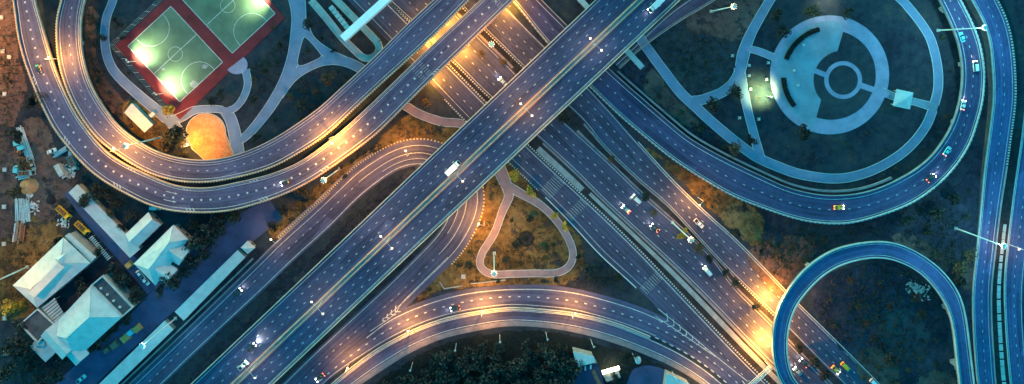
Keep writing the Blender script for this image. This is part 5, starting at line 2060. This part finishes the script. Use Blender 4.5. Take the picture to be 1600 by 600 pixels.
# court floodlights
def flood(px, py, aim, label, power, h=10, col=GREENW, spot=82):
    p = P(px, py)
    t = thing('floodlight_pole', label, 'floodlight', (p.x, p.y, 0))
    m = MB()
    m.tube((p.x, p.y, -0.1), (p.x, p.y, h), 0.14, 0.1, 8)
    m.build('pole', 'steel_pale', t)
    A = P(*aim)
    d = Vector((A.x - p.x, A.y - p.y, 0)).normalized()
    c = Vector((p.x, p.y, h)) + d * 0.4
    n2 = Vector((-d.y, d.x, 0))
    m = MB()
    m.tube(c - n2 * 0.9, c + n2 * 0.9, 0.06, 0.06, 6)
    m.build('crossbar', 'steel', t)
    for s in (-0.6, 0.6):
        q = c + n2 * s
        m = MB()
        m.box(q.x - 0.3, q.x + 0.3, q.y - 0.3, q.y + 0.3, q.z + 0.05, q.z + 0.3)
        f = m.build('lamp', 'steel', t)
        m = MB()
        m.box(q.x - 0.26, q.x + 0.26, q.y - 0.26, q.y + 0.26, q.z - 0.05, q.z + 0.045)
        m.build('lens', 'lamp_flood', f)
    fl = light('flood_light', c + d * 0.5 - Vector((0, 0, 0.4)), col, power, 0.3, t, spot=spot, aim=A)
    fl.data.spot_blend = 1.0


flood(212, 96, (226, 84), 'floodlight pole on the lower left edge of the court, the upper one', 17000, 8, GREENW, 96)
flood(255, 146, (268, 132), 'floodlight pole on the lower left edge of the court, the lower one', 17000, 8, GREENW, 96)
flood(418, -8, (402, 0), 'floodlight pole at the top right edge of the second court', 17000, 8, GREENW, 96)
flood(1197, 150, (1190, 145), 'park light pole on the lawn left of the round plaza', 17000, 8.5, (0.74, 1.0, 0.34), 112)
flood(1290, -12, (1290, 10), 'park light pole at the top edge above the round plaza', 2500, 9, (0.95, 1.0, 0.7), 110)

# small lit bollards on the plaza and marker posts on the lawn
for i, (x, y, lab) in enumerate([(1255, 70, 'white cube light on the plaza nearest the long hedge'), (1240, 110, 'white cube light on the plaza between the two hedges'), (1246, 133, 'white cube light on the plaza nearest the short hedge')]):
    p = P(x, y)
    t = thing('cube_light', lab, 'light', (p.x, p.y, 0.16))
    m = MB()
    m.box(p.x - 0.55, p.x + 0.55, p.y - 0.55, p.y + 0.55, 0.3, 1.0)
    m.build('diffuser', 'paint_white', t)
    m = MB()
    m.box(p.x - 0.4, p.x + 0.4, p.y - 0.4, p.y + 0.4, 0.1, 0.295)
    m.build('base', 'concrete', t)
for i, (x, y) in enumerate([(1170, 118), (1172, 139), (1197, 124), (1200, 98), (1185, 186), (1155, 184), (1170, 102), (1144, 87)]):
    p = P(x, y)
    m = MB()
    for sx, sy in ((-1, -1), (1, -1), (1, 1), (-1, 1)):
        m.box(p.x + sx * 0.55 - 0.12, p.x + sx * 0.55 + 0.12, p.y + sy * 0.55 - 0.12, p.y + sy * 0.55 + 0.12, -0.05, 0.7)
    m.box(p.x - 0.6, p.x + 0.6, p.y - 0.6, p.y + 0.6, 0.71, 0.78)
    tag(m.build('garden_seat', 'concrete_pale', org=(p.x, p.y, 0)), 'small pale square seat on the lawn left of the round plaza', 'seat', 'square seats on the park lawn')

# concrete inspection covers on the bare strip at the left edge
for i, (x, y, lab) in enumerate([(3, 27, 'square concrete cover at the left edge, topmost'), (5, 80, 'square concrete cover at the left edge, second from the top'), (15, 89, 'pale square concrete cover beside the second one at the left edge'), (8, 147, 'square concrete cover at the left edge near the pale track'), (8, 265, 'square concrete cover at the left edge beside the scrap yard'), (7, 323, 'square concrete cover at the left edge below the olive tree'), (7, 381, 'square concrete cover at the left edge on the dry lawn'), (8, 497, 'square concrete cover at the left edge below the golden tree'), (7, 552, 'square concrete cover at the lower left edge among dark trees')]):
    p = P(x, y)
    t = thing('inspection_cover', lab, 'concrete cover', (p.x, p.y, 0))
    m = MB()
    m.box(p.x - 1.0, p.x + 1.0, p.y - 1.0, p.y + 1.0, -0.1, 0.45)
    m.build('frame', 'concrete', t)
    m = MB()
    m.box(p.x - 0.75, p.x + 0.75, p.y - 0.75, p.y + 0.75, 0.452, 0.55)
    m.build('lid', 'concrete_pale', t)
p = P(653, 432)
t = thing('inspection_cover', 'square pale cover on the dry island below the looping road', 'concrete cover', (p.x + 21.3, p.y, 0))
m = MB()
q = P(724, 432)
m.box(q.x - 1, q.x + 1, q.y - 1, q.y + 1, -0.1, 0.4)
m.build('frame', 'concrete_pale', t)
m = MB()
m.box(q.x - 0.7, q.x + 0.7, q.y - 0.7, q.y + 0.7, 0.402, 0.5)
m.build('lid', 'concrete_pale', t)
# low wall on the dry island
lw = thing('low_wall', 'low pale garden wall on the dry island above the curved road', 'wall', P(745, 440))
for a, b in (((687, 440), (694, 451)), ((694, 451), (722, 446)), ((735, 443), (790, 437))):
    A, B = P(*a), P(*b)
    d_ = (B - A).normalized()
    nn = Vector((-d_.y, d_.x, 0)) * 0.2
    m = MB()
    m.prism([(v.x, v.y) for v in (A - nn, B - nn, B + nn, A + nn)], -0.1, 0.7)
    m.build('wall_run', 'concrete', lw)

# ------------------------------------------------------------------ vehicles (built along +x, origin on the ground under the middle)
def rounded(x, hw, z0, z1, r=0.12):
    return [Vector((x, y, z)) for y, z in ((-hw + r, z0), (hw - r, z0), (hw, z0 + r), (hw, z1 - r), (hw - r, z1), (-hw + r, z1), (-hw, z1 - r), (-hw, z0 + r))]


def wheels(t, xs, hw, r=0.33, w=0.22):
    for x in xs:
        for sy in (-1, 1):
            m = MB()
            m.tube((x, sy * (hw - w), r), (x, sy * (hw + 0.02), r), r, r, 14)
            wo = m.build('wheel', 'rubber', t, org=(0, 0, 0))
            m = MB()
            m.tube((x, sy * (hw + 0.021), r), (x, sy * (hw + 0.035), r), r * 0.6, r * 0.55, 10)
            m.build('rim', 'steel', wo, org=(0, 0, 0))


def lamps(t, xf, xr, hw, zf, zr):
    for sy in (-1, 1):
        m = MB()
        m.box(xf - 0.42, xf + 0.03, sy * hw * 0.74 - 0.22, sy * hw * 0.74 + 0.22, zf - 0.09, zf + 0.14)
        m.build('headlight', 'steel_pale', t, org=(0, 0, 0))
        m = MB()
        m.box(xr - 0.03, xr + 0.30, sy * hw * 0.78 - 0.18, sy * hw * 0.78 + 0.18, zr - 0.1, zr + 0.12)
        m.build('taillight', 'car_red', t, org=(0, 0, 0))


def cabin(t, x0, x1, x2, x3, hw, hwt, zb, zt):
    """glass house: base x0..x3, roof x1..x2"""
    m = MB()
    b = [Vector((x0, -hw, zb)), Vector((x3, -hw, zb)), Vector((x3, hw, zb)), Vector((x0, hw, zb))]
    tp = [Vector((x1, -hwt, zt)), Vector((x2, -hwt, zt)), Vector((x2, hwt, zt)), Vector((x1, hwt, zt))]
    m.loft([b, tp])
    m.build('windows', 'glass_dark', t, org=(0, 0, 0))
    m = MB()
    e = 0.05
    m.loft([[v + Vector((0, 0, 0.003)) for v in tp], [Vector((x1 + e, -hwt + e, zt + 0.06)), Vector((x2 - e, -hwt + e, zt + 0.06)), Vector((x2 - e, hwt - e, zt + 0.06)), Vector((x1 + e, hwt - e, zt + 0.06))]])
    m.build('roof', 'car_white', t, org=(0, 0, 0))


def make(kind):
    t = bpy.data.objects.new(kind, None)
    C.objects.link(t)
    m = MB()
    if kind == 'sedan':
        hw = 0.92
        m.loft([rounded(x, h, a, b) for x, h, a, b in ((-2.35, .72, .42, .82), (-2.2, .86, .3, .98), (-1.2, .92, .25, 1.02), (0, .92, .25, .98), (1.1, .92, .25, .95), (2.0, .84, .28, .82), (2.3, .66, .38, .68))])
        m.build('body', 'car_white', t, org=(0, 0, 0))
        cabin(t, -1.75, -1.05, 0.35, 1.0, .82, .66, .95, 1.44)
        wheels(t, (-1.4, 1.4), 0.86)
        lamps(t, 2.2, -2.32, hw, .68, .82)
    elif kind == 'pickup':
        hw = 0.95
        m.loft([rounded(x, h, a, b) for x, h, a, b in ((-2.65, .88, .45, 1.0), (-2.5, .93, .4, 1.05), (-0.6, .95, .35, 1.08), (1.2, .95, .35, 1.08), (2.3, .88, .38, .98), (2.6, .74, .45, .8))])
        m.build('body', 'car_white', t, org=(0, 0, 0))
        cabin(t, -0.8, -0.6, 0.7, 1.35, .85, .72, 1.06, 1.66)
        m = MB()
        m.box(-2.45, -0.95, -.78, .78, 1.06, 1.075)
        m.build('load_bed', 'car_black', t, org=(0, 0, 0))
        wheels(t, (-1.6, 1.6), 0.9, .37)
        lamps(t, 2.5, -2.62, hw, .82, .9)
    elif kind == 'van':
        hw = 0.95
        m.loft([rounded(x, h, a, b) for x, h, a, b in ((-2.6, .85, .4, 1.5), (-2.4, .93, .3, 1.0), (0.8, .95, .3, 1.0), (1.7, .93, .3, 1.0), (2.4, .8, .35, .8))])
        m.build('body', 'car_white', t, org=(0, 0, 0))
        cabin(t, -2.45, -2.3, 0.9, 1.75, .88, .8, .98, 1.95)
        wheels(t, (-1.6, 1.5), 0.9, .35)
        lamps(t, 2.3, -2.5, hw, .72, 1.0)
    elif kind == 'truck':
        hw = 1.2
        m.loft([rounded(x, h, a, b) for x, h, a, b in ((1.9, 1.1, .5, 2.2), (2.1, 1.1, .45, 2.5), (3.2, 1.1, .45, 2.4), (3.9, 1.05, .45, 1.5), (4.0, 1.0, .5, 1.4))])
        m.build('cab', 'car_white', t, org=(0, 0, 0))
        m = MB()
        m.loft([[Vector((3.3, -1.0, 1.5)), Vector((3.97, -1.0, 1.45)), Vector((3.97, 1.0, 1.45)), Vector((3.3, 1.0, 1.5))], [Vector((3.1, -.9, 2.46)), Vector((3.3, -.9, 2.44)), Vector((3.3, .9, 2.44)), Vector((3.1, .9, 2.46))]])
        m.build('windscreen', 'glass_dark', t, org=(0, 0, 0))
        m = MB()
        m.box(-4.0, 1.75, -1.22, 1.22, 1.0, 3.3)
        m.build('cargo_box', 'car_white', t, org=(0, 0, 0))
        m = MB()
        m.box(-3.9, 3.2, -0.5, 0.5, 0.55, 0.98)
        m.build('chassis', 'rubber', t, org=(0, 0, 0))
        wheels(t, (-2.9, -1.7, 2.9), 1.0, .48, .3)
        lamps(t, 3.98, -4.0, hw, .9, 1.1)
    elif kind == 'flatbed':
        hw = 1.2
        m.loft([rounded(x, h, a, b) for x, h, a, b in ((1.9, 1.1, .5, 2.2), (2.1, 1.1, .45, 2.6), (3.4, 1.1, .45, 2.5), (3.9, 1.05, .45, 1.5))])
        m.build('cab', 'car_white', t, org=(0, 0, 0))
        m = MB()
        m.loft([[Vector((3.42, -1.0, 1.5)), Vector((3.95, -1.0, 1.45)), Vector((3.95, 1.0, 1.45)), Vector((3.42, 1.0, 1.5))], [Vector((3.2, -.9, 2.56)), Vector((3.4, -.9, 2.54)), Vector((3.4, .9, 2.54)), Vector((3.2, .9, 2.56))]])
        m.build('windscreen', 'glass_dark', t, org=(0, 0, 0))
        m = MB()
        m.box(-4.0, 1.7, -1.22, 1.22, 1.0, 1.2)
        for sy in (-1, 1):
            m.box(-4.0, 1.7, sy * 1.2 - 0.05, sy * 1.2 + 0.05, 1.21, 1.9)
        m.box(1.6, 1.7, -1.14, 1.14, 1.21, 2.3)
        m.box(-4.0, -3.9, -1.14, 1.14, 1.21, 1.8)
        m.build('load_bed', 'car_white', t, org=(0, 0, 0))
        m = MB()
        for q in range(4):
            m.box(-3.4 + q * 1.2, -2.6 + q * 1.2, -0.8, 0.7, 1.21, 1.6 + 0.25 * (q % 2))
        m.build('load', 'rust', t, org=(0, 0, 0))
        wheels(t, (-2.9, -1.7, 2.9), 1.0, .48, .3)
        lamps(t, 3.9, -4.0, hw, .9, 1.05)
    return t


PROTO = {k: make(k) for k in ('sedan', 'pickup', 'van', 'truck', 'flatbed')}
NAMES = {'sedan': ('car', 'car'), 'pickup': ('pickup_truck', 'pickup'), 'van': ('van', 'van'), 'truck': ('box_truck', 'truck'), 'flatbed': ('flatbed_truck', 'truck')}


def vehicle(kind, px, py, z, ang, paint, label, head=False, tail=False, group='vehicles on the interchange', beam=0):
    p = P(px, py, z + 0.7)
    t = thing(NAMES[kind][0], label, NAMES[kind][1], (p.x, p.y, z + 0.015), group, ang)
    for ch in PROTO[kind].children:
        c = copy_tree(ch, t)
        for o in (c, *c.children):
            me = o.data
            nm = me.materials[0].name if me.materials else ''
            new = None
            if nm == 'car_white':
                new = paint
            elif o.name.startswith('headlight') and head:
                new = 'head_glow'
            elif o.name.startswith('taillight') and tail:
                new = 'tail_glow'
            if new and o.material_slots:
                o.material_slots[0].link = 'OBJECT'
                o.material_slots[0].material = M[new]
    if beam:
        f = Vector((math.cos(ang), math.sin(ang), 0))
        src = Vector((p.x, p.y, z + 0.75)) + f * (4.1 if kind in ('truck', 'flatbed') else 2.5)
        lo = light('headlight_beam', (0, 0, 0), (1.0, 0.95, 0.8), beam * 0.6, 0.3, None, spot=105, aim=None)
        lo.data.spot_blend = 1.0
        lo.parent = t
        lo.location = ((4.1 if kind in ('truck', 'flatbed') else 2.5), 0, 0.75)
        lo.rotation_euler = (0, R(-78), 0)
    return t


def on(key, kind, px, py, paint, label, flip=False, **kw):
    st = ST[key]
    vehicle(kind, px, py, st.zat(st.nearest(px, py)), st.heading(px, py, flip), paint, label, **kw)


on('ramp_outer', 'sedan', 60, 107, 'car_black', 'black car with pale windows on the outer flyover at the upper left', tail=False)
on('ramp_outer', 'sedan', 446, 285, 'car_black', 'dark car with headlights on, on the outer flyover above the dry verge', True, head=True, beam=350)
on('big_loop', 'sedan', 1503, 58, 'car_cyan', 'turquoise car topmost on the big loop, under the light mast', head=False)
on('big_loop', 'van', 1524, 103, 'car_white', 'white van at the outer edge of the big loop', head=True, beam=250)
on('big_loop', 'sedan', 1505, 164, 'car_white', 'white car with headlights on, third from the top on the big loop', head=True, tail=True, beam=250)
on('big_loop', 'sedan', 1480, 236, 'car_cyan', 'pale turquoise car with red tail lamps on the big loop', tail=True)
on('big_loop', 'sedan', 1455, 278, 'car_black', 'dark car with bright headlights low on the big loop', head=True, tail=True, beam=350)
on('big_loop', 'sedan', 1311, 324, 'car_taxi', 'yellow taxi at the bottom of the big loop', tail=True, head=True)
on('viaduct', 'truck', 708, 262, 'car_white', 'white box truck in the middle of the main viaduct', tail=False)
on('viaduct', 'truck', 1024, 8, 'car_white', 'white box truck at the top end of the main viaduct', True, head=True, beam=400)
on('viaduct', 'sedan', 393, 543, 'car_black', 'black car with headlights on near the bottom of the main viaduct', head=True, beam=5000)
on('viaduct', 'pickup', 380, 571, 'car_white', 'white pickup near the median at the bottom of the main viaduct', head=True, beam=500)
on('highway_b', 'sedan', 978, 327, 'car_silver', 'silver car with headlights and red tail lamps below the white van on the highway', True, head=True, tail=True, beam=350)
on('highway_b', 'van', 994, 311, 'car_white', 'white van beside the median of the middle highway', True, head=True)
on('highway_b', 'sedan', 1023, 356, 'car_black', 'dark car with red tail lamps on the middle highway left of the mast', True, head=True, tail=True, beam=350)
on('highway_c', 'pickup', 1092, 349, 'car_white', 'white pickup alone on the right carriageway of the highway', tail=True)
on('highway_b', 'van', 1105, 423, 'car_white', 'long white van at the median of the middle highway below the mast', True, head=True, beam=250)
on('highway_b', 'sedan', 785, 127, 'car_white', 'white car about to pass under the viaduct beside the planted median', True, head=True, beam=350)
on('highway_b', 'sedan', 1246, 580, 'car_silver', 'silver car with glaring headlights at the bottom inside the horseshoe', True, head=True, beam=450)
on('highway_b', 'sedan', 1256, 567, 'car_black', 'dark car with headlights on next to the median trees at the bottom', True, head=True, tail=True, beam=350)
on('highway_c', 'sedan', 1306, 578, 'car_taxi', 'yellow taxi nearest the median at the bottom right highway', tail=True, head=True)
on('highway_c', 'van', 1321, 573, 'car_taxi', 'yellow van beside the yellow taxi on the bottom right highway', tail=True)
on('highway_c', 'van', 1366, 599, 'car_white', 'white van with red tail lamps at the bottom edge', tail=True)
on('under_loop', 'sedan', 371, 457, 'car_black', 'dark car with headlights on, on the road beside the parking shed', head=True, beam=450)
on('arc_upper', 'sedan', 711, 482, 'car_black', 'dark car with headlights on, on the curved road near the triangular loop', True, head=True, tail=True, beam=350)
on('arc_upper', 'sedan', 500, 590, 'car_black', 'dark car with glowing tail lamps at the bottom of the curved road', True, head=True, tail=True)
# parked vehicles
G2 = 'vehicles parked around the houses'
vehicle('van', 243, 325, 0, R(-3), 'car_cyan', 'turquoise van parked below the striped flyover edge', group=G2)
vehicle('flatbed', 101, 332, 0, R(-42), 'truck_yellow', 'yellow lorry parked at the top of the service lane', group=G2)
vehicle('flatbed', 130, 356, 0, R(-42), 'truck_yellow', 'yellow lorry parked nearer the far-left house', group=G2)
vehicle('sedan', 219, 429, 0.15, R(-48), 'car_white', 'white car parked beside the hip-roofed house, the upper one', group=G2)
vehicle('pickup', 227, 438, 0.15, R(-48), 'car_white', 'white pickup parked beside the hip-roofed house, the lower one', group=G2)
vehicle('pickup', 127, 592, 0.15, R(40), 'car_cyan', 'turquoise pickup parked at the bottom edge near the lane', group=G2)
vehicle('truck', 99, 268, 0, R(-60), 'tank_grey', 'grey box truck parked in the yard beneath the outer flyover', group=G2)
vehicle('flatbed', 115, 255, 0, R(-60), 'tank_grey', 'grey flatbed lorry parked closest to the outer flyover', group=G2)
vehicle('sedan', 81, 236, 0, R(20), 'car_white', 'small white car parked by the sandy track', group=G2)
vehicle('pickup', 51, 257, 0, R(-70), 'tank_grey', 'grey pickup among the scrap piles in the left yard', group=G2)
vehicle('flatbed', 43, 270, 0, R(5), 'tank_grey', 'grey flatbed among the scrap piles above the orange heap', group=G2)

# stacked pallets and crates along the lane
for i, (x, y, s, mt, lab) in enumerate([(216, 512, 1.6, 'orange_box', 'bright orange crate stack along the service lane, the upper one'), (197, 527, 1.8, 'orange_box', 'orange crate stack in the middle of the service lane'), (180, 538, 1.7, 'timber', 'brown crate stack along the service lane'), (168, 546, 1.2, 'timber', 'small brown crate stack at the lower end of the row'), (205, 519, 1.3, 'car_cyan', 'turquoise tarpaulin-covered crate between the orange stacks'), (203, 413, 1.4, 'orange_box', 'orange bin at the corner of the hip-roofed house')]):
    p = P(x, y)
    t = thing('crate_stack', lab, 'crate', (p.x, p.y, 0.05), None, R(40))
    for j in range(3):
        m = MB()
        w = s * (1 - 0.12 * j)
        m.box(-w * 1.3, w * 1.3, -w, w, 0.02 + j * 0.52, 0.5 + j * 0.52)
        m.build('crate', mt, t, org=(0, 0, 0))

# timber and pipe stacks, scrap and sand heap in the yard
def stack(name, label, x0, y0, x1, y1, w_px, n, mat, cat, h=0.6, part='plank', seed=1):
    a, b = Vector((x0, y0)), Vector((x1, y1))
    A = P(*a.lerp(b, 0.5))
    t = thing(name, label, cat, (A.x, A.y, 0))
    d = (b - a).normalized()
    n2 = Vector((-d.y, d.x))
    g = random.Random(seed)
    for i in range(n):
        o = (i + 0.5) / n * w_px - w_px / 2
        s0, s1 = g.uniform(-3, 3), g.uniform(-3, 3)
        p0 = P(*(a + n2 * (o + g.uniform(-.6, .6)) + d * s0))
        p1 = P(*(b + n2 * (o + g.uniform(-.6, .6)) + d * s1))
        dd = (p1 - p0).normalized()
        nn = Vector((-dd.y, dd.x, 0)) * (w_px * MPP / n * 0.42)
        z0 = 0.02 + g.choice((0, 0, 0.25))
        m = MB()
        m.prism([(v.x, v.y) for v in (p0 - nn, p1 - nn, p1 + nn, p0 + nn)], z0, z0 + h * g.uniform(0.5, 1.0), True)
        m.build(part, mat if g.random() < 0.7 else 'steel', t)
    return t


stack('pipe_stack', 'long stack of pale pipes along the top of the scrap yard', 30, 198, 48, 250, 11, 7, 'steel_pale', 'pipe stack', 0.5, 'pipe', 2)
stack('plank_stack', 'stack of grey planks standing below the orange sand heap', 35, 310, 37, 346, 24, 11, 'tank_grey', 'plank stack', 0.5, 'plank', 3)
stack('plank_stack', 'narrow stack of reddish planks below the grey planks', 30, 348, 26, 378, 13, 5, 'timber', 'plank stack', 0.5, 'plank', 4)
stack('plank_stack', 'small stack of brown planks beside the reddish planks', 38, 350, 35, 376, 8, 4, 'rust', 'plank stack', 0.5, 'plank', 5)
stack('pipe_stack', 'short pipe stack beside the yard entrance below the flyover', 84, 244, 104, 232, 8, 4, 'steel', 'pipe stack', 0.5, 'pipe', 6)
stack('beam_stack', 'beams lying crosswise above the orange sand heap', 27, 279, 48, 273, 7, 3, 'steel_pale', 'beam stack', 0.5, 'beam', 7)
stack('beam_stack', 'steel beams on the ground beside the far-left flyover edge', 107, 238, 121, 256, 5, 3, 'steel', 'beam stack', 0.5, 'beam', 8)
for i, (x, y, r, mt, lab) in enumerate([(45, 290, 4.2, 'orange_sand', 'orange sand heap in the left yard'), (46, 305, 1.6, 'concrete_pale', 'small white gravel heap beside the orange sand heap'), (80, 312, 2.4, 'dark_earth', 'dark earth heap near the yellow lorry'), (84, 318, 1.6, 'bare_earth', 'brown earth heap next to the dark heap')]):
    p = P(x, y)
    m = MB()
    g = random.Random(i)
    rings = []
    for f, z in ((1, 0), (0.8, 0.3), (0.5, 0.75), (0.2, 1.0)):
        rings.append([Vector((p.x + r * f * (1 + g.uniform(-.15, .15)) * math.cos(a), p.y + r * f * (1 + g.uniform(-.15, .15)) * math.sin(a), z * r * 0.45 - 0.02)) for a in np.linspace(0, 2 * math.pi, 15)[:-1]])
    m.loft(rings)
    tag(m.build('soil_heap', mt, org=(p.x, p.y, 0)), lab, 'heap')
for i, (x, y, a, mt, lab) in enumerate([(30, 223, 0.2, 'car_cyan', 'turquoise container at the pipe stack in the scrap yard'), (36, 230, 0.3, 'car_cyan', 'smaller turquoise container below the first in the scrap yard'), (28, 264, 1.4, 'car_cyan', 'turquoise container above the crosswise beams')]):
    p = P(x, y)
    t = thing('container', lab, 'container', (p.x, p.y, 0), None, a)
    m = MB()
    m.box(-1.6, 1.6, -1.0, 1.0, 0, 1.9)
    m.build('body', mt, t, org=(0, 0, 0))
    for q in range(6):
        m = MB()
        m.box(-1.5 + q * 0.55, -1.3 + q * 0.55, -1.05, 1.05, 0.05, 1.95)
        m.build('rib', mt, t, org=(0, 0, 0))
# loose scrap between the stacks, too jumbled to count
for i, (cx_, cy_, sx, sy, n_, lab) in enumerate([(44, 262, 9, 14, 90, 'jumbled scrap metal around the grey pickup in the left yard'), (108, 268, 8, 9, 60, 'jumbled scrap beside the trucks below the outer flyover'), (32, 232, 7, 14, 60, 'jumbled scrap along the turquoise containers'), (52, 322, 9, 10, 50, 'loose boards scattered beside the grey planks'), (100, 345, 8, 10, 40, 'loose debris around the yellow lorries')]):
    g = random.Random(40 + i)
    m = MB()
    for _ in range(n_):
        p = P(g.gauss(cx_, sx * 0.55), g.gauss(cy_, sy * 0.55))
        s0, s1, a = g.uniform(0.1, 0.9), g.uniform(0.08, 0.3), g.uniform(0, 3.1)
        tf = lambda v, p=p, a=a: Vector((p.x + v.x * math.cos(a) - v.y * math.sin(a), p.y + v.x * math.sin(a) + v.y * math.cos(a), v.z))
        m.box(-s0, s0, -s1, s1, 0, g.uniform(0.1, 0.7), tf)
    o = m.build('scrap', g.choice(['steel_pale', 'tank_grey', 'rust']), kind='stuff')
    o['label'] = lab
    o['category'] = 'scrap'
# rubble inside the horseshoe
g = random.Random(5)
rub = MB()
for i in range(120):
    x, y = g.gauss(1434, 9), g.gauss(452, 7)
    x, y = 1434 + (x - 1434) * 0.9 + (y - 452) * 0.7, y
    p = P(x, y)
    s = g.uniform(0.15, 0.55)
    a = g.uniform(0, 3)
    tf = lambda v, p=p, a=a: Vector((p.x + v.x * math.cos(a) - v.y * math.sin(a), p.y + v.x * math.sin(a) + v.y * math.cos(a), v.z))
    rub.box(-s, s, -s * 0.7, s * 0.7, 0, s * 0.8, tf)
o = rub.build('rubble', 'concrete_pale', kind='stuff')
o['label'] = 'scattered grey rubble on the dark ground inside the horseshoe flyover'
o['category'] = 'rubble'
# bench rail fence along the lane by the houses: open slatted canopy
bs = thing('bicycle_shelter', 'narrow slatted shelter roof along the service lane by the yellow lorries', 'shelter', P(158, 395))
a, b = Vector((142, 371)), Vector((170, 404))
d_ = (b - a).normalized()
n2 = Vector((-d_.y, d_.x))
for i in range(14):
    f = i / 13
    c_ = a.lerp(b, f)
    q = [W2(*(c_ + d_ * s + n2 * o), 2.5) for s, o in ((-0.9, -3.5), (0.9, -3.5), (0.9, 3.5), (-0.9, 3.5))]
    m = MB()
    m.prism([(v.x, v.y) for v in q], 2.4, 2.5, True)
    m.build('slat', 'roof_pale', bs)
for f in (0, 0.33, 0.66, 1):
    for o in (-3, 3):
        p = W2(*(a.lerp(b, f) + n2 * o), 2.4)
        m = MB()
        m.tube((p.x, p.y, -0.1), (p.x, p.y, 2.41), 0.06, 0.06, 6)
        m.build('post', 'steel', bs)
for k_ in PROTO.values():
    for c in list(k_.children_recursive):
        bpy.data.objects.remove(c)
    bpy.data.objects.remove(k_)
